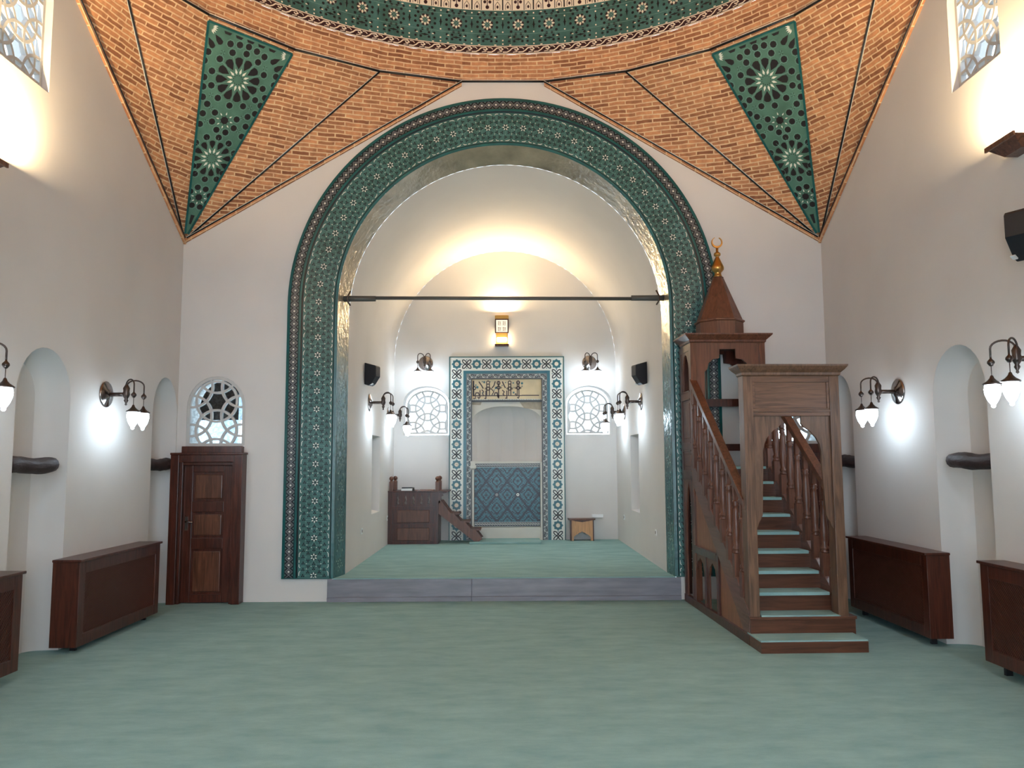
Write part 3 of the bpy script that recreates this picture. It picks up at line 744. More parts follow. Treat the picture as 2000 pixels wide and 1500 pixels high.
def star8(cx,cz,deco):
    pts=[]
    for k in range(16):
        r=0.091 if k%2==0 else 0.071; an=2*PI*k/16; pts.append((cx+r*math.cos(an),cz+r*math.sin(an)))
    p.add(pts,3); 
    fn_o=p.fn; p.fn=lambda a,b:(a,YM-0.0030,b)
    p.many(stroke(ngon(cx,cz,0.052,8,PI/8),0.006,True),5)
    p.add(ngon(cx,cz,0.036,12),4)
    if deco: p.add(ngon(cx-0.01,cz+0.004,0.009,5),5); p.add(ngon(cx+0.012,cz-0.008,0.008,5),6); p.many(stroke([(cx-0.02,cz-0.012),(cx+0.018,cz+0.014)],0.005),5)
    p.fn=fn_o
xl=X0+0.017+0.116; xr=X1-0.017-0.116; zt=ZTOP-0.017-0.116; eh=(xr-xl)/10
for i in range(11):
    x=xl+eh*i
    (star8(x,zt,i in (0,2,4,6,8,9)) if i%2==0 else knot(x,zt))
for x in (xl,xr):
    for i in range(1,18):
        z=zt-E_*i
        if z<SZ+0.05: continue
        (star8(x,z,(x<0 and i in (2,4,6,8,10)) or (x>0 and i in (4,6,8))) if i%2==0 else knot(x,z))
# border strips
for wo,wd,y,mi in ((0.249,0.052,YM-0.010,7),(0.301,0.085,YM-0.004,8),(0.386,0.012,YM-0.012,2)):
    frame_pieces(mb,X0+wo,X1-wo,ZTOP-wo,wd,y,DB+0.02,mi)
p.fn=lambda a,b:(a,YM-0.0062,b)
def scroll(x0,z0,dx,dz,n):
    for i in range(n):
        cx,cz=x0+dx*(i+0.5),z0+dz*(i+0.5); L=math.hypot(dx,dz); ux,uz=dx/L,dz/L; vx,vz=-uz,ux; sg=1 if i%2 else -1
        q=lambda a,b:(cx+ux*a+vx*b*sg,cz+uz*a+vz*b*sg)
        p.many(stroke([q(-0.045,0.022),q(-0.02,0.0),q(0.0,-0.026),q(0.03,-0.022),q(0.045,0.0)],0.011),2)
        p.many(stroke([q(-0.03,-0.02),q(-0.01,0.02),q(0.02,0.026)],0.009),0)
        p.add(ngon(*q(0.02,0.008),0.009,6),9); p.add(ngon(*q(-0.035,-0.03),0.008,5),0)
wi=0.301+0.0425; nz=30
for x in (X0+wi,X1-wi): scroll(x,SZ+0.02,0,(ZTOP-wi-SZ-0.02)/nz,nz)
scroll(X0+wi,ZTOP-wi,(X1-X0-2*wi)/13,0,13)
obj('tile_frame',mb,[WHITET,TEALD,DARK,TEALB,CREAM,TEALD,PURPLE,TEALB,MAUVE,LINE],mih,MO)
XI0,XI1=X0+0.398,X1-0.398; ZI=ZTOP-0.398
# inscription panel
mb=MB(); mb.box(XI0,XI1,DB-0.035,DB+0.05,2.675,ZI,0); mb.box(XI0,XI1,DB-0.045,DB+0.05,2.645,2.675,1)
mb.box(XI0,XI1,DB-0.04,DB+0.04,2.675,2.695,4)
zx=lambda x:XI0+(x-110)/910*(XI1-XI0); zz=lambda y:ZI-(y-850)/252*(ZI-2.672)
p=Pat(mb,lambda a,b:(zx(a),DB-0.037,zz(b)))
for pts,wd in (([(130,868),(130,1052)],20),([(200,878),(235,925),(258,962)],15),([(303,905),(303,1042)],13),([(338,905),(338,1042)],13),([(415,875),(398,925),(372,955)],14),([(458,880),(458,1075)],15),([(508,878),(530,925),(548,955)],15),([(588,905),(588,1042)],13),([(618,905),(618,1042)],13),([(703,880),(703,1050)],12),([(725,880),(725,1065)],12),
               ([(120,1046),(480,1046)],12),([(480,1046),(760,1046)],10),([(760,1044),(988,1044)],11),
               ([(150,1042),(162,1012),(195,1012),(205,1042)],13),([(215,980),(215,1060),(200,1078),(185,1060)],13),([(238,975),(262,998),(248,1025),(262,1044)],12),([(292,985),(292,1078),(272,1078)],13),
               ([(360,960),(395,1000),(370,1042)],11),([(400,1042),(412,1012),(440,1012),(448,1060),(462,1078)],13),([(505,980),(532,1000),(515,1030),(535,1044)],12),([(566,985),(566,1076),(545,1076)],13),([(690,1018),(675,1030),(700,1042)],10),([(125,1078),(155,1078),(158,1050)],10),([(702,1060),(714,1078),(728,1060)],10)):
    p.many(stroke(pts,wd),2)
for x,y in ((320,962),(320,890),(603,962),(603,890),(458,950),(458,895),(714,955),(714,890),(140,955)):
    p.many(stroke(ngon(x,y,20,8,PI/8),11,True),2); p.add(ngon(x,y,7,6),5)
for x,y in ((320,962),(603,962),(714,955),(458,950)): p.many(stroke(ngon(x-30,y,9,6),7,True),2); p.many(stroke(ngon(x+30,y,9,6),7,True),2)
rnd=random.Random(3)
for x,y,r in ((180,945,22),(160,920,13),(270,885,18),(245,880,10),(420,955,17),(400,980,10),(505,925,10),(650,895,13),(655,1010,16),(765,900,20),(765,935,10),(550,890,10),(245,1010,9),(660,950,9),(350,880,8)):
    pts=[(x+r*(1 if k%2 else 0.55)*math.cos(k*PI/6),y+r*(1 if k%2 else 0.55)*math.sin(k*PI/6)) for k in range(12)]; p.add(pts,3)
p.fn=lambda a,b:(a,DB-0.0415,b)
for i in range(40):
    x=XI0+0.02+i*(XI1-XI0-0.04)/39; p.add([(x-0.012,2.679),(x+0.006,2.679),(x+0.012,2.691),(x-0.004,2.691)],2 if i%2 else 3)
o=obj('inscription_panel',mb,[BEIGE,DARK,PURPLE,TEALB,WHITET,CREAM],mih,MO); o['label']='beige panel with dark kufic lettering and bare plaster at its right end'
# spandrel and niche
NH=XI1-MC-0.004; ZSP=2.27; RISE=0.30
def hood(n=24): return [(MC+NH*math.copysign(abs(math.cos(PI*i/n))**0.85,math.cos(PI*i/n)), ZSP+RISE*abs(math.sin(PI*i/n))**0.8) for i in range(n+1)]
mb=MB(); hd=hood()
mb.prism([(XI0,2.645),(XI0,ZSP)]+list(reversed(hd))[1:-1]+[(XI1,ZSP),(XI1,2.645)],lambda a,b,t:(a,DB+t,b),-0.018,0.04,0)
mb.sheet([(MC+0.22,2.642),(MC+0.62,2.642),(MC+0.62,2.50),(MC+0.30,2.535)],lambda a,b,t:(a,DB-0.0195,b),1)
mb.sheet([(MC-0.625,2.642),(MC-0.44,2.642),(MC-0.46,2.59),(MC-0.625,2.60)],lambda a,b,t:(a,DB-0.0195,b),1)
obj('spandrel_stone',mb,[PALESTONE,GREYPATCH],mih,MO)
mb=MB(); plan=[(-1.03,0),(-0.86,0.30),(-0.52,0.62),(-0.18,0.76),(0.18,0.76),(0.52,0.62),(0.86,0.30),(1.03,0)]
levels=[(SZ,1.0),(1.62,1.0),(ZSP,1.0)]
for i in range(1,25):
    zt_=RISE*i/24.0; s_=(min(1,zt_/RISE))**(1/0.8); ww=(math.sqrt(max(0,1-s_*s_)))**0.85; levels.append((ZSP+zt_,ww))
v=[];n=len(plan)
for z,s_ in levels:
    for a,b in plan: v.append((MC+NH*a*(s_*1.0+0.012),DB-0.010+NH*b*s_*0.9,z+(0.012 if z>ZSP else 0)))
mb.mesh(v,[(i*n+k,i*n+k+1,(i+1)*n+k+1,(i+1)*n+k) for i in range(len(levels)-1) for k in range(n-1)],0,False)
obj('niche_hollow',mb,PLASTER,mih,MO)
# lower revetment: stepped-diamond tile panel with chain borders, between stone posts
PX0,PX1,PZ0,PZ1=-0.517,0.617,0.497,1.580
mb=MB(); mb.box(PX0-0.02,PX1+0.02,DB-0.005,DB+0.04,SZ,PZ0-0.01,3); mb.box(PX0-0.02,PX1+0.02,DB-0.025,DB+0.5,PZ1,PZ1+0.035,3)
mb.box(PX0,PX1,DB-0.004,DB+0.03,PZ0,PZ1,0)
nx,nz_=56,46; zb0,zb1=PZ0+0.085,PZ1-0.075
for i in range(nx):
    for j in range(nz_):
        x=PX0+(i+0.5)*(PX1-PX0)/nx; z=zb0+(j+0.5)*(zb1-zb0)/nz_
        u=((x-MC-0.0)/0.364+0.5)%1-0.5; w_=((z-(1.04))/0.465+0.5)%1-0.5
        u2=((x-MC)/0.364)%1-0.5; w2=((z-1.04)/0.465)%1-0.5
        d=min(abs(u)+abs(w_),abs(u2)+abs(w2))*2
        mi=None
        if d>0.89: mi=1
        elif 0.36<d<0.50: mi=1
        elif d<0.09: mi=1
        elif 0.68<d<0.76: mi=2 if (i+j)%2 else 1
        elif 0.50<d<0.58 or 0.82<d<0.89: mi=2
        elif d<0.22: mi=2
        if mi is not None:
            hx,hz=(PX1-PX0)/nx/2,(zb1-zb0)/nz_/2; mb.face([(x-hx,DB-0.0055,z-hz),(x+hx,DB-0.0055,z-hz),(x+hx,DB-0.0055,z+hz),(x-hx,DB-0.0055,z+hz)],mi)
p=Pat(mb,lambda a,b:(a,DB-0.0065,b))
for za,zb_ in ((PZ0,zb0-0.008),(zb1+0.008,PZ1)):
    p.add([(PX0,za),(PX1,za),(PX1,zb_),(PX0,zb_)],1); p.fn=lambda a,b:(a,DB-0.008,b)
    zc=(za+zb_)/2; hh=(zb_-za)/2-0.012
    p.many(stroke([(PX0,za+0.004),(PX1,za+0.004)],0.005),4); p.many(stroke([(PX0,zb_-0.004),(PX1,zb_-0.004)],0.005),4)
    for i in range(26):
        x=PX0+(i+0.5)*(PX1-PX0)/26; p.many(stroke([(x-0.02,zc-hh*0.7),(x-0.008,zc+hh*0.6),(x+0.008,zc-hh*0.3),(x+0.02,zc+hh*0.8)],0.006),4)
    p.fn=lambda a,b:(a,DB-0.0065,b)
p.fn=lambda a,b:(a,DB-0.009,b)
for x,mi in ((MC-0.182,5),(MC+0.182,4)):
    p.add(ngon(x,1.04,0.044,10),1); p.fn=lambda a,b:(a,DB-0.0095,b); p.add(ngon(x,1.04,0.027,8),mi); p.fn=lambda a,b:(a,DB-0.0100,b); p.add(ngon(x,1.04,0.010,8),1 if mi==4 else 5); p.fn=lambda a,b:(a,DB-0.009,b)
o=obj('diamond_tile_panel',mb,[TEALB,mat('night_blue',(8,26,46),0.35),mat('deep_teal',(20,72,84),0.35),PALESTONE,WHITET,MAUVE],mih,MO); o['label']='blue and teal tile panel of stepped diamonds in the lower niche'
for x0,x1,cap in ((XI0-0.01,PX0-0.004,True),(PX1+0.004,XI1+0.01,False)):
    mb=MB(); mb.box(x0,x1,DB-0.055,DB+0.02,SZ,1.60); 
    if cap: mb.box(x0-0.02,x1+0.035,DB-0.085,DB+0.02,1.50,1.545); mb.frust(x0,x1,DB-0.06,DB+0.02,1.47,x0-0.02,x1+0.035,DB-0.085,DB+0.02,1.50); mb.box(x0-0.015,x1+0.02,DB-0.075,DB+0.02,1.545,1.62)
    obj('stone_post',mb,PALESTONE,mih,MO,0.004)
# carpeted slab in front
mb=MB(); mb.box(-0.575,0.60,13.28,DB-0.06,SZ,SZ+0.035)
tag(obj('carpet_slab',mb,CARPET,None,(0,13.6,SZ),0.008),'low pale green carpeted slab on the floor before the prayer niche','platform')

# ================================================================== WINDOWS
def lattice(mb, cx, hw, z0, zs, rise, a, fn, t0, t1, cz, wd=0.024, rr=0.70, p_=2.0, mi=0):
    """overlapping plaster rings clipped to an arch"""
    def ins(x,z,m=0.0):
        if z<z0+m or abs(x-cx)>hw-m: return False
        if z<=zs: return True
        return ((abs(x-cx)/(hw-m))**p_+((z-zs)/(rise-m))**p_)<1
    R=rr*a; cs=[]
    for i in range(-4,5):
        for j in range(-6,7):
            sx,sz=cx+i*a*0.8660,cz+j*a+(a/2 if i%2 else 0)
            cs.append((sx,sz))
    k_=0
    for x,z in cs:
        if abs(x-cx)>hw+R or z<z0-R or z>zs+rise+R: continue
        n=56; k_+=1; e=0.00027*(k_%41)
        for k in range(n):
            a0,a1=2*PI*k/n,2*PI*(k+1)/n
            m0=(x+R*math.cos((a0+a1)/2),z+R*math.sin((a0+a1)/2))
            if not ins(*m0): continue
            ri,ro=R-wd/2,R+wd/2
            q=[(x+ri*math.cos(a0),z+ri*math.sin(a0)),(x+ro*math.cos(a0),z+ro*math.sin(a0)),(x+ro*math.cos(a1),z+ro*math.sin(a1)),(x+ri*math.cos(a1),z+ri*math.sin(a1))]
            v=[fn(u,w_,t0-e) for u,w_ in q]+[fn(u,w_,t1+e) for u,w_ in q]
            mb.mesh(v,[(0,1,2,3),(7,6,5,4),(0,4,5,1),(1,5,6,2),(2,6,7,3),(3,7,4,0)],mi)
def window(name, cx, hw, z0, zs, rise, a, fn, off, cz, depth, bw, glass, t0=0.02, thick=0.05, wd=0.024):
    mb=MB(); mb_n=archpoly(cx,hw,z0,zs,rise,20); inn=archpoly(cx,hw-bw,z0+bw,zs,rise-bw,20)
    n=len(mb_n); v=[fn(u,w_,t0) for u,w_ in mb_n]+[fn(u,w_,t0) for u,w_ in inn]+[fn(u,w_,t0+thick) for u,w_ in mb_n]+[fn(u,w_,t0+thick) for u,w_ in inn]
    f=[]
    for k in range(n):
        q=(k+1)%n; f+= [(k,q,n+q,n+k),(2*n+k,3*n+k,3*n+q,2*n+q),(n+k,n+q,3*n+q,3*n+k),(k,2*n+k,2*n+q,q)]
    mb.mesh(v,f)
    root=obj(name,mb,LATT,None,off); tag(root,kind='structure')
    mb=MB(); lattice(mb,cx,hw-bw*0.5,z0+bw*0.5,zs,rise-bw*0.5,a,fn,t0+0.006,t0+thick-0.008,cz,wd)
    o=obj('window_lattice',mb,LATT,root,off)
    mb=MB(); mb.sheet(inn,lambda u,w_,t: fn(u,w_,t0+thick+0.006)); obj('window_pane',mb,glass,root,off)
    return root
for i,(c,_) in enumerate(DW):
    window('window_%d'%(i+1),c,0.343,1.802,2.26,0.368,0.342,fnB,(c,D,1.8),1.99,0.4,0.035,RIPPLE,0.004,0.05,0.026)
for i,(c,hw) in enumerate(AWIN):
    window('window_%d'%(i+3),c,0.365,2.10,2.60,0.28,0.306,fnA,(c,DB,2.1),2.25,0.4,0.03,FROST,0.27,0.04,0.030)
k=5
for sx in (-1,1):
    for c in UPW:
        fn=lambda a,b,t,sx=sx: (sx*(W+t),a,b)
        window('window_%d'%k,c,0.320,4.777,5.55,0.323,0.31,fn,(sx*W,c,4.78),4.95,0.4,0.03,FROST,0.055,0.05,0.027); k+=1
# dark neighbouring masonry seen through the windows above the doors (leaves sky low on the right)
for c in (-3.41,3.41):
    mb=MB(); mb.box(c-1.2,c+0.02,D+0.75,D+0.85,0.0,4.0); mb.box(c-1.2,c+1.2,D+0.75,D+0.85,2.15,4.0)
    tag(obj('neighbouring_wall',mb,PORCH,None,(c,D+0.8,0)),kind='structure',label=None)

# ================================================================== DOORS
def make_door(idx, sx):
    X=lambda a: a*sx
    c=-3.46
    def bx(mb,x0,x1,y0,y1,z0,z1,mi=0):
        a,b=sorted((X(x0),X(x1))); mb.box(a,b,y0,y1,z0,z1,mi)
    off=(X(c),D,0)
    mb=MB()
    bx(mb,-3.86,-3.765,D-0.16,D-0.001,0,1.70); bx(mb,-3.765,-3.73,D-0.125,D-0.001,0,1.665)
    bx(mb,-3.125,-3.03,D-0.16,D-0.001,0,1.70); bx(mb,-3.16,-3.125,D-0.125,D-0.001,0,1.665)
    bx(mb,-3.765,-3.125,D-0.16,D-0.001,1.615,1.70); bx(mb,-3.73,-3.16,D-0.125,D-0.001,1.58,1.615)
    bx(mb,-3.862,-3.02,D-0.175,D-0.001,1.70,1.725)
    root=obj('door_%d'%idx,mb,WOODD,None,off,0.004); tag(root,kind='structure')
    mb=MB()
    x0,x1=-3.728,-3.162
    # leaf: stiles, rails, recessed panels
    bx(mb,x0,x1,D-0.05,D-0.002,0.01,1.58)
    for a,b in ((x0,x0+0.10),(x1-0.10,x1)): bx(mb,a,b,D-0.075,D-0.05,0.01,1.58)
    for a,b in ((0.01,0.10),(0.62,0.74),(1.04,1.16),(1.50,1.58)): bx(mb,x0+0.1,x1-0.1,D-0.075,D-0.05,a,b)
    obj('door_leaf',mb,WOODD,root,off,0.004)
    for a,b in ((0.10,0.62),(0.74,1.04),(1.16,1.50)):
        m2=MB(); bx(m2,x0+0.125,x1-0.125,D-0.066,D-0.045,a+0.03,b-0.03); obj('door_panel',m2,WOOD,root,off,0.012)
    mb=MB(); bx(mb,x0+0.025,x0+0.06,D-0.083,D-0.074,0.83,0.99)
    mb.tube([(X(x0+0.042),D-0.08,0.93),(X(x0+0.042),D-0.115,0.93),(X(x0+0.13),D-0.12,0.925)],0.008,8,0)
    obj('door_handle',mb,STEEL,root,off)
    mb=MB(); bx(mb,-3.765,-3.065,D-0.09,D-0.001,1.725,1.80)
    tag(obj('trim_%d'%(9+idx),mb,WOODD,None,off,0.003),kind='structure')
make_door(1,1); make_door(2,-1)

# ================================================================== LOGS IN THE NICHES
for i,(sx,cy,ya,yb,lab) in enumerate(((-1,6.775,6.37,7.05,'rough dark log set across the tall niche nearest the viewer on the left wall'),(-1,9.185,8.86,9.50,'rough dark log across the narrow niche beside the left door'),(1,6.775,6.37,7.06,'rough dark log set across the tall niche nearest the viewer on the right wall'),(1,9.185,8.86,9.50,'rough dark log across the niche in the right corner behind the pulpit'))):
    rnd=random.Random(i+2); mb=MB(); n=14; x=sx*(W+0.075); pts=[]; rs=[]
    for k in range(n):
        f=k/(n-1); pts.append((x+sx*0.012*math.sin(f*5+i),ya+(yb-ya)*f,1.592+0.008*math.sin(f*7+i))); rs.append(0.068*(1+0.04*math.sin(f*9+i)+rnd.uniform(-0.05,0.05)) if 0<k<n-1 else 0.062)
    mb.tube(pts,rs,12); tag(obj('wooden_log',mb,LOGM,None,(x,cy,1.59)),lab,'beam','dark logs in the wall niches')

# ================================================================== TIE ROD
t=thing('tie_rod','thin grey iron tie rod stretched across the great arch','tie rod',(0,D+0.13,3.6)); TO=(0,D+0.13,3.6)
mb=MB(); mb.tube([(-1.955,D+0.13,3.6),(1.955,D+0.13,3.58)],0.022,10); obj('rod',mb,IRON,t,TO)
for s in (-1,1):
    mb=MB(); mb.tube([(s*1.958,D+0.13,3.59),(s*1.56,D+0.13,3.59)],[0.036,0.034],12); obj('sleeve',mb,IRON,t,TO)
    mb=MB(); mb.tube([(s*1.86,D+0.10,3.68),(s*1.90,D+0.10,3.60),(s*1.90,D+0.10,3.56),(s*1.86,D+0.10,3.50)],0.010,6); obj('hook',mb,BRONZE,t,TO)

# ================================================================== WALL LAMPS (white, two arms)
def make_sconce():
    """built facing +x from a wall at x=0, origin at backplate centre"""
    r=thing('wall_lamp','x','wall lamp')
    mb=MB(); mb.lathe([(0.0,0.0),(0.125,0.0),(0.128,0.008),(0.118,0.018),(0.06,0.030),(0.04,0.045),(0,0.047)],28,ax='x'); obj('backplate',mb,STEEL,r)
    mb=MB(); mb.tube([(0.03,0,0),(0.20,0,0)],0.020,10); mb.lathe([(0,-0.11),(0.012,-0.10),(0.008,-0.085),(0.022,-0.06),(0.014,-0.045),(0.028,-0.02),(0.034,0.0),(0.028,0.03),(0.032,0.06),(0.018,0.085),(0.010,0.10),(0,0.105)],14,(0.20,0,0)); obj('bracket',mb,BRONZE,r)
    for s in (-1,1):
        arm=MB(); dx,dy=0.135,0.095*s
        pts=[(0.20,0.012*s,0.02)]
        for k in range(11):
            a=PI-PI*k/10; q=0.5+0.5*math.cos(a); pts.append((0.20+dx*q*0.9,0.012*s+dy*q,0.085+0.055*math.sin(a)))
        pts.append((0.20+dx*0.9,0.012*s+dy,0.02)); 
        arm.tube(pts,0.0075,8); ex,ey=0.20+dx*0.9,0.012*s+dy
        arm.lathe([(0,-0.045),(0.012,-0.04),(0.026,-0.02),(0.024,-0.005),(0.008,0.012),(0.006,0.03),(0,0.031)],12,(ex,ey,0.0))
        arm.tube([(ex,ey,-0.04),(ex,ey,-0.125)],0.0035,6)
        ao=obj('arm',arm,BRONZE,r)
        cap=MB(); cap.lathe([(0,-0.105),(0.010,-0.112),(0.016,-0.13),(0.034,-0.150),(0.058,-0.165),(0.066,-0.172),(0.062,-0.178),(0,-0.178)],20,(ex,ey,0)); obj('lamp_cap',cap,BRONZE,ao)
        g=MB(); g.lathe([(0,-0.179),(0.050,-0.180),(0.056,-0.21),(0.052,-0.245),(0.038,-0.285),(0.022,-0.312),(0.014,-0.322),(0.016,-0.332),(0.010,-0.342),(0,-0.345)],20,(ex,ey,0)); obj('glass_shade',g,GLASS_LAMP,ao)
    return r
sc0=make_sconce(); used=[False]
def place_sconce(loc,rz,label):
    o=sc0 if not used[0] else copy_tree(sc0); used[0]=True
    o.location=loc; o.rotation_euler=(0,0,rz); o['label']=label; o['group']='white two-armed wall lamps'
FWD=0
place_sconce((-W,7.80,2.27),0,'bronze two-armed wall lamp with bright white globes above the far left radiator cover')
place_sconce((W,7.80,2.27),PI,'bronze two-armed wall lamp with bright white globes between the pulpit and the right wall niche')
place_sconce((W,5.66,2.32),PI,'bronze wall lamp with white globe cut off by the right edge of the photo')
place_sconce((-W,5.60,2.32),0,'white wall lamp just at the left edge of the photo beside the tall niche')
place_sconce((AX-AR,11.40,2.45),0,'hooked wall lamp with white globe on the left apse wall, below the black speaker')
place_sconce((AX-AR,13.25,2.38),0,'smaller-looking wall lamp deep on the left apse wall, beside the lattice window')
place_sconce((AX+AR,11.40,2.45),PI,'hooked wall lamp with white globe on the right apse wall, below the black speaker')
place_sconce((AX+AR,13.0,2.40),PI,'smaller-looking wall lamp deep on the right apse wall, beside the lattice window')
place_sconce((-1.37,DB,3.33),-PI/2,'two-armed wall lamp glowing above the lattice window left of the prayer niche')
place_sconce((1.50,DB,3.33),-PI/2,'two-armed wall lamp glowing above the lattice window right of the prayer niche')
for i,(s,y) in enumerate(((-1,3.5),(1,3.5))): place_sconce((s*W,y,2.3),0 if s<0 else PI,'white two-armed wall lamp on the %s wall behind the viewer\'s field'%('left' if s<0 else 'right'))  # unseen pair, added to brighten the near part of the hall

# ================================================================== UPLIGHT BOXES
def make_uplight():
    """wall at y=0, facing -y, origin on wall at tray height"""
    r=thing('uplight','x','wall light')
    mb=MB(); mb.frust(-0.115,0.115,-0.13,0.0,-0.0,-0.125,0.125,-0.15,0.0,0.028); obj('tray',mb,WOOD,r)
    mb=MB(); mb.box(-0.10,0.10,-0.012,0.0,0.03,0.56); obj('back_plate',mb,GOLDT,r)
    mb=MB()
    for a,b,c,d in ((-0.12,-0.10,0.225,0.475),(0.10,0.12,0.225,0.475),(-0.10,0.10,0.225,0.240),(-0.10,0.10,0.455,0.475)): mb.box(a,b,-0.13,-0.105,c,d)
    mb.box(-0.12,-0.105,-0.105,-0.012,0.30,0.475); mb.box(0.105,0.12,-0.105,-0.012,0.30,0.475)
    obj('lantern_frame',mb,WOODD,r)
    mb=MB(); mb.box(-0.10,0.10,-0.122,-0.116,0.24,0.455)
    p=Pat(mb,lambda a,b:(a,-0.1235,b))
    for cx in (-0.042,0.042):
        for cz in (0.295,0.395):
            for z in (-0.028,0.0,0.026): p.many(stroke([(cx-0.03,cz+z),(cx-0.008,cz+z+0.006),(cx+0.006,cz+z-0.004),(cx+0.03,cz+z+0.002)],0.006),1)
            p.many(stroke([(cx-0.014,cz-0.03),(cx-0.014,cz+0.035)],0.006),1); p.many(stroke([(cx+0.016,cz-0.02),(cx+0.016,cz+0.03)],0.005),1)
    obj('lantern_face',mb,[SCREEN_WARM,mat('lantern_mark',(140,104,70),0.6)],r)
    mb=MB(); mb.box(-0.12,0.12,-0.13,0.0,0.475,0.535); obj('top_cap',mb,GOLDT,r)
    mb=MB(); mb.tube([(-0.085,-0.075,0.12),(0.085,-0.075,0.12)],0.032,12); obj('lamp_tube',mb,GLASS_WARM,r)
    return r
up0=make_uplight(); usedu=[False]
def place_uplight(loc,rz,label):
    o=up0 if not usedu[0] else copy_tree(up0); usedu[0]=True
    o.location=loc; o.rotation_euler=(0,0,rz); o['label']=label; o['group']='warm wall lights with wooden trays'
place_uplight((-0.035,DB,3.62),0,'warm glowing lantern light on the apse wall above the prayer niche')
def tray_light(loc,rz,label):
    r=thing('uplight',label,'wall light',loc,rz,'warm wall lights with wooden trays')
    mb=MB(); mb.frust(-0.10,0.10,-0.10,0.0,-0.06,-0.17,0.17,-0.20,0.0,0.02); mb.box(-0.175,0.175,-0.205,-0.19,0.0,0.035); obj('tray',mb,WOOD,r)
    mb=MB(); mb.tube([(-0.11,-0.07,0.05),(0.11,-0.07,0.05)],0.028,12); obj('lamp_tube',mb,GLASS_WARM,r)
tray_light((W,5.70,3.92),-PI/2,'warm uplight tray jutting from the right wall under the upper window')
tray_light((-W,5.62,3.78),PI/2,'warm uplight tray just visible at the left edge under the upper window')
# area lights at the warm wall lights, also used for added unseen fill
def area(loc,rot,sx,sy,power,col):
    l=bpy.data.lights.new('warm_lamp_and_fill','AREA'); l.shape='RECTANGLE'; l.size=sx; l.size_y=sy; l.energy=power; l.color=col
    o=bpy.data.objects.new('warm_lamp_and_fill',l); COL.objects.link(o); o.location=loc; o.rotation_euler=rot; return o

# ================================================================== SPEAKERS
def speaker(loc,rz,label,s=1.0,tilt=0.0):
    """wall at x=0 facing +x"""
    r=thing('wall_speaker',label,'speaker',loc,rz,'black wall speakers')
    prof=[(0.0,0.17),(0.16,0.125),(0.17,0.11),(0.17,-0.02),(0.10,-0.125),(0.06,-0.15),(0.0,-0.13)]
    mb=MB(); mb.prism([(a*s,b*s) for a,b in prof],lambda a,b,t:(0.02+a,t,b),-0.075*s,0.075*s); obj('cabinet',mb,BLACK,r,None,0.008)
    mb=MB(); mb.box(0.0,0.022,-0.04,0.04,-0.05,0.05); obj('bracket',mb,BLACK,r)
    mb=MB(); mb.prism([(0.118*s,-0.118*s),(0.088*s,-0.135*s),(0.094*s,-0.142*s),(0.126*s,-0.125*s)],lambda a,b,t:(0.02+a,t,b),-0.077*s,-0.05*s); obj('badge',mb,WHITEP,r)
speaker((AX-AR,11.05,2.80),-0.25,'black wall speaker on the left wall of the apse above the lamp')
speaker((AX+AR,10.95,2.79),PI+0.25,'black wall speaker on the right wall of the apse above the lamp')
speaker((W,5.66,3.22),PI+0.5,'black wall speaker high on the right hall wall at the photo edge',1.25)

# ================================================================== RADIATOR COVERS
def rad(side,y0,y1,z0,z1,label,xin):
    sx=-1 if side=='left' else 1
    yc=(y0+y1)/2; off=(sx*(W-0.1),yc,0)
    r=thing('radiator_cover',label,'radiator cover',off,0,'wooden radiator covers')
    B=lambda mb,a,b,c,d,e,f,mi=0: mb.box(*sorted((sx*a,sx*b)),c,d,e,f,mi)
    xf=xin
    mb=MB(); B(mb,xf-0.02,W-0.001,y0-0.015,y1+0.015,z1-0.022,z1); obj('top_board',mb,WOODD,r,off,0.005)
    for a,b in ((y0,y0+0.022),(y1-0.022,y1)):
        mb=MB(); B(mb,xf+0.02,W-0.002,a,b,z0,z1-0.022); obj('side_panel',mb,WOODD,r,off)
    mb=MB(); fw=0.10
    B(mb,xf,xf+0.022,y0,y0+fw,z0,z1-0.022); B(mb,xf,xf+0.022,y1-fw,y1,z0,z1-0.022); B(mb,xf,xf+0.022,y0+fw,y1-fw,z1-0.022-fw,z1-0.022); B(mb,xf,xf+0.022,y0+fw,y1-fw,z0,z0+fw); obj('front_frame',mb,WOODD,r,off,0.003)
    # diagonal lattice grille
    mb=MB(); ya,yb,za,zb=y0+fw,y1-fw,z0+fw,z1-0.022-fw; st=0.026; Hh=zb-za
    def clipseg(c,sg):
        pts=[]
        z_a,z_b=za,zb
        ys=c; ye=c+sg*Hh
        lo,hi=(ys,z_a),(ye,z_b)
        def at(y): t=(y-lo[0])/(hi[0]-lo[0]); return (y,lo[1]+t*(hi[1]-lo[1]))
        P=[lo,hi]
        for i in range(2):
            if P[i][0]<ya: P[i]=at(ya)
            if P[i][0]>yb: P[i]=at(yb)
        if P[0][1]>zb+1e-6 or P[1][1]>zb+1e-6 or P[0][1]<za-1e-6 or P[1][1]<za-1e-6: return None
        if abs(P[0][0]-P[1][0])<1e-4: return None
        return P
    c=ya-Hh
    while c<yb+Hh:
        for sg,t in ((1,0.0),(-1,0.004)):
            P=clipseg(c,sg)
            if P: mb.prism(seg_rect(P[0],P[1],0.009),lambda a,b,q:(sx*(xf+0.008+q),a,b),t,t+0.004,0)
        c+=st
    obj('lattice_grille',mb,GRILLE,r,off)
    mb=MB(); B(mb,xf+0.05,W-0.03,y0+0.05,y1-0.05,z0+0.04,z1-0.08); obj('radiator',mb,BLACK,r,off)
    for a in (y0+0.12,y1-0.14):
        m3=MB(); B(m3,xf+0.07,xf+0.12,a,a+0.03,0.0,z0+0.05); obj('foot',m3,BLACK,r,off)
rad('left',7.02,8.63,0.05,0.785,'dark wooden radiator cover on the left wall between the two niches',3.63)
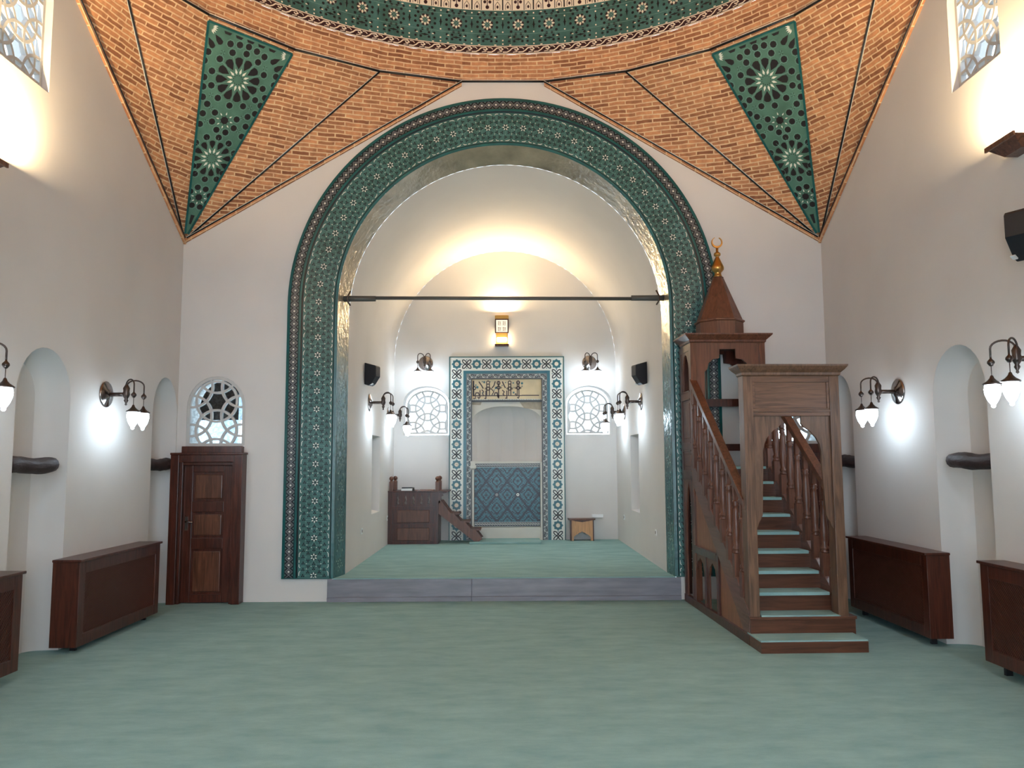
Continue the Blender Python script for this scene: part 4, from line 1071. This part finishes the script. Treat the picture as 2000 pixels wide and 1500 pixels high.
rad('left',4.60,6.20,0.07,0.80,'dark wooden radiator cover cut off at the left edge of the photo',3.63)
rad('right',7.05,8.65,0.07,0.80,'dark wooden radiator cover on the right wall beside the pulpit stairs',3.66)
rad('right',4.66,6.26,0.08,0.83,'dark wooden radiator cover with lattice grille cut off at the right edge',3.66)

# ================================================================== KURSU (preacher's chair)
ky0,ky1,kx0,kx1=13.36,13.925,-1.915,-1.085; kb,kt=SZ,1.115
kur=thing('preaching_chair','dark wooden preaching chair with ball-topped posts and side steps left of the prayer niche','pulpit chair',((kx0+kx1)/2,13.6,SZ)); KO=((kx0+kx1)/2,13.6,SZ)
mb=MB(); holes=[]
for i in range(5):
    cx=kx0+0.16+i*0.128; holes.append([(cx+a,0.99+b) for a,b in ((-0.012,-0.07),(0.012,-0.075),(0.022,-0.055),(0.012,-0.03),(0.02,0.0),(0.012,0.05),(0.0,0.07),(-0.012,0.03),(-0.004,0.0),(-0.010,-0.03),(-0.020,-0.055))])
mb.prism([(kx0,kb),(kx1,kb),(kx1,kt),(kx0,kt)],lambda a,b,t:(a,ky0+t,b),0.0,0.025,0,holes)
for x in (kx0,kx1-0.07): mb.box(x,x+0.07,ky0-0.012,ky0,kb,kt)
for z0,z1 in ((kb,kb+0.05),(0.54,0.60),(0.84,0.88)): mb.box(kx0+0.07,kx1-0.07,ky0-0.012,ky0,z0,z1)
obj('front_board',mb,WOODD,kur,KO,0.0)
for z0,z1 in ((0.33,0.53),(0.62,0.82)):
    m2=MB(); m2.box(kx0+0.15,kx1-0.15,ky0-0.014,ky0,z0,z1); obj('front_panel',m2,WOODR,kur,KO,0.010)
for x in (kx0,kx1-0.025):
    m2=MB(); m2.box(x,x+0.025,ky0+0.026,ky1,kb,0.86 if x<kx0+0.1 else 0.86); obj('side_board',m2,WOODD,kur,KO)
mb=MB(); mb.box(kx0-0.005,kx1+0.17,ky0-0.03,ky0+0.16,kt,kt+0.022); mb.box(kx0-0.005,kx1+0.17,ky1-0.10,ky1,kt,kt+0.022); mb.box(kx0-0.005,kx0+0.10,ky0+0.16,ky1-0.10,kt,kt+0.022); mb.box(kx1-0.08,kx1+0.17,ky0+0.16,ky1-0.10,kt,kt+0.022); mb.box(kx0+0.03,kx1-0.03,ky0+0.03,ky1,0.84,0.86); obj('seat_deck',mb,WOODD,kur,KO,0.004)
mb=MB(); mb.prism([(kx1,kt),(kx1+0.14,kt),(kx1+0.12,kt-0.02),(kx1+0.07,kt-0.03),(kx1+0.08,kt-0.06),(kx1+0.045,kt-0.08),(kx1+0.05,kt-0.11),(kx1+0.02,kt-0.14),(kx1+0.03,kt-0.17),(kx1,kt-0.19)],lambda a,b,t:(a,ky0+t,b),0.0,0.03); obj('bracket',mb,WOODD,kur,KO)
for x in (kx0+0.05,kx1-0.02):
    for y in (ky0+0.03,ky1-0.06):
        mb=MB(); mb.box(x-0.032,x+0.032,y-0.032,y+0.032,kt+0.022,kt+0.165); mb.frust(x-0.032,x+0.032,y-0.032,y+0.032,kt+0.165,x-0.018,x+0.018,y-0.018,y+0.018,kt+0.185)
        mb.lathe([(0,-0.040),(0.016,-0.036),(0.033,-0.018),(0.038,0.0),(0.033,0.02),(0.02,0.034),(0,0.040)],14,(x,y,kt+0.220)); obj('post',mb,WOODR,kur,KO)
# little stair on its right
sa,sb=(kx1+0.02,0.945),(-0.375,0.36)
for y in (ky0+0.0,ky1-0.10):
    mb=MB(); mb.prism([(kx1,0.97),(kx1+0.05,0.97),(-0.90,0.79),(-0.885,0.77),(-0.84,0.77),(-0.73,0.655),(-0.71,0.635),(-0.66,0.635),(-0.55,0.52),(-0.53,0.505),(-0.48,0.505),(-0.36,0.345),(-0.42,0.31),(-0.50,0.31),(kx1,0.76)],lambda a,b,t:(a,y+t,b),0.0,0.03); obj('stair_side',mb,WOODR,kur,KO)
for x0,z in ((-0.91,0.77),(-0.74,0.637),(-0.56,0.507)):
    mb=MB(); mb.box(x0,x0+0.17,ky0+0.03,ky1-0.10,z-0.025,z); obj('stair_tread',mb,WOODR,kur,KO)
# book and white object on its deck
mb=MB(); mb.box(-1.70,-1.52,ky0+0.0,ky0+0.155,kt+0.023,kt+0.055)
bk=obj('book',mb,WHITEP,None,(-1.6,ky0+0.15,kt+0.023)); tag(bk,'white book lying on the preaching chair deck behind its left posts','book')
m2=MB(); m2.box(-1.71,-1.50,ky0+0.157,ky0+0.165,kt+0.023,kt+0.075); m2.box(-1.51,-1.50,ky0+0.03,ky0+0.157,kt+0.023,kt+0.075); obj('book_rest',m2,BLACK,bk,(-1.6,ky0+0.15,kt+0.023))
mb=MB(); mb.frust(-1.42,-1.17,ky0+0.0,ky0+0.15,kt+0.0225,-1.39,-1.17,ky0+0.02,ky0+0.14,kt+0.042); tag(obj('folded_cloth',mb,WOODR,None,(-1.3,ky0+0.15,kt+0.0225)),'flat brown board lying on the preaching chair deck near its right posts','board')

# ================================================================== STOOL right of the niche
st_=thing('prayer_stool','small light wooden stand with scalloped front right of the prayer niche','stand',(1.31,13.9,SZ)); SO=(1.31,13.9,SZ)
mb=MB(); mb.box(1.085,1.535,13.72,13.96,0.618,0.64); obj('top_board',mb,WOODR,st_,SO,0.004)
mb=MB(); fr=[(1.125,SZ+0.002),(1.17,SZ+0.002),(1.17,0.34),(1.20,0.36),(1.215,0.38),(1.24,0.38),(1.255,0.405),(1.29,0.41),(1.312,0.43),(1.335,0.41),(1.37,0.405),(1.385,0.38),(1.41,0.38),(1.425,0.36),(1.455,0.34),(1.455,SZ+0.002),(1.50,SZ+0.002),(1.50,0.618),(1.125,0.618)]
mb.prism(fr,lambda a,b,t:(a,13.74+t,b),0.0,0.02); obj('front_board',mb,OAK,st_,SO)
for x in (1.118,1.492):
    mb=MB(); mb.box(x,x+0.018,13.735,13.94,SZ,0.618); obj('side_board',mb,WOODD,st_,SO)
mb=MB(); mb.prism([(1.125,0.615),(1.50,0.615),(1.42,0.60),(1.35,0.592),(1.31,0.585),(1.27,0.592),(1.20,0.60)],lambda a,b,t:(a,13.737+t,b),0,0.004); obj('carved_edge',mb,WOODD,st_,SO)

# small fixtures on the apse walls
mb=MB(); mb.box(1.505,1.70,DB-0.04,DB-0.001,0.645,0.70); tag(obj('white_trunking_box',mb,WHITEP,None,(1.6,DB-0.02,0.67),0.004),'small white plastic box on the apse wall above the wooden stand','wall box')
for i,(x,y,z,lab) in enumerate(((AX-AR,10.9,0.69,'small wall socket near the arch on the left apse wall'),(AX-AR,13.25,0.70,'small wall socket beside the preaching chair on the left apse wall'),(AX+AR,10.46,0.69,'small wall socket near the arch on the right apse wall'),(AX+AR,13.2,0.70,'small wall socket deep on the right apse wall'))):
    s=1 if x<0 else -1; mb=MB(); mb.box(min(x+0.001*s,x+0.012*s),max(x+0.001*s,x+0.012*s),y-0.04,y+0.04,z-0.04,z+0.04); o=obj('wall_socket',mb,WHITEP,None,(x,y,z),0.004); tag(o,lab,'socket','white wall sockets')
    m2=MB(); m2.lathe([(0,0.0125),(0.022,0.0125),(0.022,0.014),(0,0.014)],12,ax='x'); k=obj('socket_face',m2,BRONZE,o); k.location=(0,0,0)
    if s<0: k.rotation_euler=(0,0,PI)

# ================================================================== MINBAR (pulpit with stairs)
MP=(2.148,6.86,0.0); RZ=0.0225
mn=thing('minbar','tall walnut pulpit with carpeted stair, gate, balusters and pointed canopy right of the arch','pulpit',MP,RZ)
WD=0.87; Y2=0.29; G0=0.255; SL=0.727; TR=0.22; RS=0.16; TY=2.08; TB=2.595
nose=lambda y: G0+SL*(y-Y2)
def part(name,mb,m,bev=0.0,parent=None): return obj(name,mb,m,parent or mn,None,bev)
# base step and gate step
mb=MB(); mb.box(-0.01,0.90,0.0,0.36,0.0,0.092); part('bottom_step',mb,WOODX,0.003)
mb=MB(); mb.box(-0.008,0.898,0.006,0.36,0.092,0.104); o=part('step_carpet',mb,CARPET); 
mb=MB(); mb.box(0.0,0.93,Y2,0.50,0.0,G0-0.035); mb.box(-0.008,0.938,Y2-0.012,0.50,G0-0.035,G0-0.01); part('gate_step',mb,WOODX,0.003)
mb=MB(); mb.box(0.10,0.80,Y2+0.0,Y2+TR+0.02,G0-0.01,G0+0.002); part('step_carpet',mb,CARPET)
for k in range(1,9):
    y=Y2+TR*k; z=G0+RS*k
    mb=MB(); mb.box(0.05,WD-0.05,y+0.012,y+0.03,z-RS,z-0.025); mb.box(0.05,WD-0.05,y-0.012,y+TR+0.02 if k<8 else TB-0.05,z-0.025,z-0.006); part('stair_step',mb,WOODX)
    mb=MB(); mb.box(0.075,WD-0.075,y-0.016,y+TR+0.012 if k<8 else TB-0.1,z-0.006,z+0.006); mb.box(0.075,WD-0.075,y-0.017,y-0.012,z-0.022,z+0.004); part('step_carpet',mb,CARPET)
# stringers, handrails, balusters both sides
for side,x0,x1 in (('l',0.0,0.045),('r',WD-0.045,WD)):
    fn=lambda a,b,t:(t,a,b)
    up_=lambda y: nose(y)+0.035; lo_=lambda y: up_(y)-0.27
    mb=MB(); mb.prism([(Y2+0.02,0.10),(Y2+0.02,up_(Y2)),(TY+0.02,up_(TY+0.02)),(TY+0.02,lo_(TY+0.02)),(Y2+0.18,0.10)],fn,x0-0.006,x1+0.006); part('stringer',mb,WOODS,0.004)
    h=lambda y: nose(y)+0.93
    ys,ye=Y2+0.08,TY+0.02
    mb=MB(); mb.prism([(ys,h(ys)-0.075),(ye,h(ye)-0.075),(ye,h(ye)),(ys,h(ys))],fn,x0-0.008,x1+0.008); mb.prism([(ys,h(ys)),(ye,h(ye)),(ye,h(ye)+0.018),(ys,h(ys)+0.018)],fn,x0-0.018,x1+0.018); part('handrail',mb,WOOD,0.004)
    for k in range(9):
        y=Y2+0.20+k*0.195
        zb,zt_=up_(y)-0.02,h(y)-0.05; xc=(x0+x1)/2; mb=MB(); hh=zt_-zb
        mb.box(xc-0.036,xc+0.036,y-0.036,y+0.036,zb-0.03,zb+hh*0.22)
        pr=[(0.034,0.22),(0.038,0.235),(0.026,0.25),(0.038,0.265),(0.038,0.28),(0.026,0.30),(0.034,0.36),(0.039,0.44),(0.032,0.56),(0.026,0.68),(0.022,0.72),(0.034,0.735),(0.024,0.75),(0.034,0.765),(0.024,0.79)]
        mb.lathe([(r,zb+hh*f) for r,f in pr],12,(xc,y,0)); mb.box(xc-0.022,xc+0.022,y-0.022,y+0.022,zb+hh*0.79,zt_+0.03)
        part('baluster',mb,WOODR)
# lower side panelling
for side,x0,x1 in (('l',0.0,0.03),('r',WD-0.03,WD)):
    fn=lambda a,b,t:(t,a,b); up_=lambda y: nose(y)+0.035; lo_=lambda y: up_(y)-0.262
    xo=x0-0.012 if side=='l' else x1+0.012
    mb=MB(); a_,b_=sorted((x0 if side=='l' else x1, xo)); mb.box(min(x0,a_),max(x1,b_),0.30,TB,0.0,0.085); part('plinth',mb,WOODD,0.002)
    # triangular boards under the stringer
    mb=MB(); mb.prism([(0.52,0.085),(1.22,0.085),(1.22,lo_(1.22))],fn,x0+0.016,x1-0.012); part('side_board',mb,WOODO)
    mb=MB(); mb.prism([(1.27,0.68),(TY+0.06,0.68),(TY+0.06,lo_(TY+0.06)),(1.27,lo_(1.27)+0.0)],fn,x0+0.016,x1-0.012); part('side_board',mb,WOODO)
    mb=MB(); mb.box(x0-0.006,x1+0.006,1.22,1.27,0.085,lo_(1.245)); mb.box(x0-0.006,x1+0.006,1.66,1.72,0.085,0.60); mb.box(x0-0.006,x1+0.006,TY+0.06,TY+0.14,0.085,1.44); mb.box(x0-0.008,x1+0.008,1.27,TY+0.06,0.60,0.66); mb.box(x0-0.014,x1+0.014,1.27,TY+0.06,0.66,0.68); part('side_frame',mb,WOODD,0.003)
    for a,b in ((1.27,1.66),(1.72,TY+0.06)):   # small pointed arches
        hole=[(a+0.06,0.085+0.001),(b-0.06,0.085+0.001),(b-0.06,0.42),(b-0.085,0.46),(b-0.10,0.51),((a+b)/2+0.03,0.545),((a+b)/2,0.565),((a+b)/2-0.03,0.545),(a+0.10,0.51),(a+0.085,0.46),(a+0.06,0.42)]
        pl=[(a,0.085),(a+0.06,0.085)]+[(a+0.06,0.42),(a+0.085,0.46),(a+0.10,0.51),((a+b)/2-0.03,0.545),((a+b)/2,0.565),((a+b)/2+0.03,0.545),(b-0.10,0.51),(b-0.085,0.46),(b-0.06,0.42)]+[(b-0.06,0.085),(b,0.085),(b,0.60),(a,0.60)]
        mb=MB(); mb.prism(pl,fn,x0+0.006,x1-0.004); part('arched_board',mb,WOODR)
# tower posts and body
tw0,tw1=-0.005,0.845; pw=0.07
for x0,x1 in ((tw0,tw0+pw),(tw1-pw,tw1)):
    for y0 in (TY,TB-pw):
        mb=MB(); mb.box(x0,x1,y0,y0+pw,0.085,2.93); part('tower_post',mb,WOOD if y0==TY else WOODD,0.003)
for x0,x1 in ((tw0,tw0+0.03),(tw1-0.03,tw1)):
    fn=lambda a,b,t:(t,a,b); y0,y1=TY+pw,TB-pw
    # rails
    mb=MB()
    for a,b in ((1.40,1.49),(1.73,1.81),(2.31,2.39),(2.85,2.93)): mb.box(x0,x1,y0,y1,a,b)
    for a in (1.39,1.49,1.72,1.81,2.30,2.39): mb.box(x0-0.010,x1+0.010,y0,y1,a-0.006,a+0.006)
    part('tower_rail',mb,WOOD)
    for a,b in ((1.49,1.73),(1.81,2.31)):
        mb=MB(); mb.box(x0+0.010,x1-0.008,y0,y1,a,b); mb.box(x0+0.004,x1-0.002,y0+0.05,y1-0.05,a+0.05,b-0.05); part('tower_panel',mb,WOODR,0.006)
    yc=(y0+y1)/2; aw=(y1-y0)/2
    def ogee(zb,zt): return [(y0,zb),(y0+0.05,zb),(y0+0.05,zb+(zt-zb)*0.55),(y0+0.07,zb+(zt-zb)*0.70),(yc-0.07,zb+(zt-zb)*0.84),(yc-0.055,zb+(zt-zb)*0.90),(yc,zt-0.03),(yc+0.055,zb+(zt-zb)*0.90),(yc+0.07,zb+(zt-zb)*0.84),(y1-0.07,zb+(zt-zb)*0.70),(y1-0.05,zb+(zt-zb)*0.55),(y1-0.05,zb),(y1,zb),(y1,zt),(y0,zt)]
    mb=MB(); mb.prism(ogee(2.39,2.85),fn,x0+0.006,x1-0.006); part('arched_board',mb,WOODR)
    mb=MB(); mb.prism(ogee(0.085,1.40),fn,x0+0.006,x1-0.006); part('arched_board',mb,WOODR)
# front and back arched boards of the canopy
xa,xb=tw0+pw,tw1-pw; xc=(xa+xb)/2
def front_hole(zt):
    return [(xa,2.20),(xa+0.09,2.20),(xa+0.09,2.60),(xa+0.12,2.63),(xa+0.14,2.70),(xa+0.19,2.745),(xa+0.26,2.755),(xa+0.265,2.86),(xb-0.265,2.86),(xb-0.26,2.755),(xb-0.19,2.745),(xb-0.14,2.70),(xb-0.12,2.63),(xb-0.09,2.60),(xb-0.09,2.20),(xb,2.20),(xb,2.93),(xa,2.93)]
mb=MB(); mb.prism(front_hole(0),lambda a,b,t:(a,TY+0.01+t,b),0,0.035); mb.box(xa,xa+0.09,TY+0.01,TY+0.045,1.50,2.20); mb.box(xb-0.09,xb,TY+0.01,TY+0.045,1.50,2.20); part('arched_board',mb,WOODR)
mb=MB(); mb.prism(front_hole(0),lambda a,b,t:(a,TB-0.05+t,b),0,0.03); part('arched_board',mb,WOODD)
for a,b in ((2.24,2.33),(1.72,1.80),(1.42,1.50)):
    mb=MB(); mb.box(xa,xb,TB-0.05,TB-0.02,a,b); part('back_rail',mb,WOODD)
mb=MB(); mb.box(tw0+0.02,tw1-0.02,TY+0.02,TB-0.02,2.90,2.93); part('canopy_ceiling',mb,WOODD)
# cornice
def cornice(mb,x0,x1,y0,y1,z,steps):
    for (o0,za),(o1,zb) in zip(steps[:-1],steps[1:]): mb.frust(x0-o0,x1+o0,y0-o0,y1+o0,z+za,x0-o1,x1+o1,y0-o1,y1+o1,z+zb)
mb=MB(); cornice(mb,tw0,tw1,TY,TB-0.08,2.93,[(0.0,0),(0.012,0.012),(0.014,0.03),(0.05,0.065),(0.07,0.085),(0.072,0.10)]); part('canopy_cornice',mb,WOOD)
# spire
cx,cy=(tw0+tw1)/2-0.01,(TY+TB)/2
def oct_ring(r,z): return [(cx+r*math.cos(PI/8+PI*k/4),cy+r*math.sin(PI/8+PI*k/4),z) for k in range(8)]
def octs_(mb,prof):
    v=[]; 
    for r,z in prof: v+=oct_ring(r,z)
    mb.mesh(v,[(i*8+k,i*8+(k+1)%8,(i+1)*8+(k+1)%8,(i+1)*8+k) for i in range(len(prof)-1) for k in range(8)]+[tuple(range(7,-1,-1)),tuple((len(prof)-1)*8+k for k in range(8))])
mb=MB(); octs_(mb,[(0.270,3.03),(0.270,3.185),(0.288,3.195),(0.288,3.21),(0.262,3.225)]); part('spire_drum',mb,WOODR)
mb=MB(); octs_(mb,[(0.262,3.225),(0.062,3.73),(0.066,3.735),(0.06,3.74)]); part('spire',mb,WOODR)
mb=MB(); mb.lathe([(0.055,3.74),(0.042,3.76),(0.036,3.79),(0.045,3.80),(0.070,3.825),(0.074,3.855),(0.066,3.88),(0.042,3.93),(0.022,3.975),(0.018,3.985),(0.034,3.995),(0.040,4.012),(0.034,4.03),(0.016,4.04),(0.013,4.05),(0.015,4.085),(0,4.09)],20,(cx,cy,0))
f=part('finial',mb,BRASS)
mb=MB(); n=20; outp=[]; 
for i in range(n+1):
    a=math.radians(115)+math.radians(310)*i/n; outp.append((0.066*math.cos(a),0.066*math.sin(a)))
inp=[]
for i in range(n+1):
    a=math.radians(115)+math.radians(310)*i/n; inp.append((0.052*math.cos(a),0.007+0.052*math.sin(a)*1.0))
mb.prism(outp+list(reversed(inp)),lambda a,b,t:(cx+a,cy+t,4.155+b),-0.008,0.008); obj('crescent',mb,BRASS,f)
# gate
gx0,gx1=0.0,0.872
gp=[(gx0,gx0+0.088),(gx1-0.088,gx1)]
for x0,x1 in gp:
    mb=MB(); mb.box(x0,x1,Y2,Y2+0.14,G0-0.01,2.36); part('gate_post',mb,WOODW,0.004)
mb=MB(); mb.box(gx0+0.088,gx1-0.088,Y2+0.02,Y2+0.10,2.0,2.36); mb.box(gx0+0.088,gx1-0.088,Y2+0.008,Y2+0.02,2.305,2.36); mb.box(gx0+0.088,gx1-0.088,Y2+0.008,Y2+0.02,2.0,2.07); mb.box(gx0+0.088,gx0+0.11,Y2+0.008,Y2+0.02,2.07,2.305); mb.box(gx1-0.11,gx1-0.088,Y2+0.008,Y2+0.02,2.07,2.305); mb.box(gx0+0.088,gx1-0.088,Y2+0.0,Y2+0.02,2.035,2.055); part('gate_lintel',mb,WOODWX,0.003)
mb=MB(); cornice(mb,gx0,gx1,Y2,Y2+0.14,2.36,[(0.0,0),(0.012,0.01),(0.014,0.03),(0.04,0.055),(0.062,0.085),(0.066,0.10)]); part('gate_cornice',mb,WOODW)
L_=[(gx0+0.088,2.0),(gx0+0.345,2.0),(gx0+0.345,1.935),(gx0+0.325,1.905),(gx0+0.27,1.87),(gx0+0.215,1.81),(gx0+0.185,1.75),(gx0+0.172,1.68),(gx0+0.170,1.55),(gx0+0.150,1.12),(gx0+0.130,1.08),(gx0+0.116,1.06),(gx0+0.105,1.02),(gx0+0.088,1.0)]
R_=[(gx0+gx1-a,b) for a,b in L_]
for P in (L_,R_):
    mb=MB(); mb.prism(P,lambda a,b,t:(a,Y2+0.03+t,b),0,0.03); part('gate_arch_board',mb,WOODW)

# ================================================================== WARM LIGHTS at the wall lights, plus an added unseen pair
for loc in ((-0.035,DB-0.14,3.95),(W-0.14,5.70,4.25),(-W+0.14,5.90,4.20)): pass
l=[((-0.035,DB-0.07,4.175),0.20,0.09,UPLIGHT_W*0.85),((W-0.17,5.70,4.0),0.06,0.2,UPLIGHT_W),((-W+0.17,5.90,3.94),0.06,0.2,UPLIGHT_W),((W-0.17,3.5,4.0),0.06,0.2,UPLIGHT_W),((-W+0.17,3.5,4.0),0.06,0.2,UPLIGHT_W)]  # last two have no fixture: unseen uplights added to brighten the hall
for k_,(loc,a,b,pw_) in enumerate(l): area(loc,(PI+(0.75 if k_==0 else 0.0),0,0),a,b,pw_,WARM)
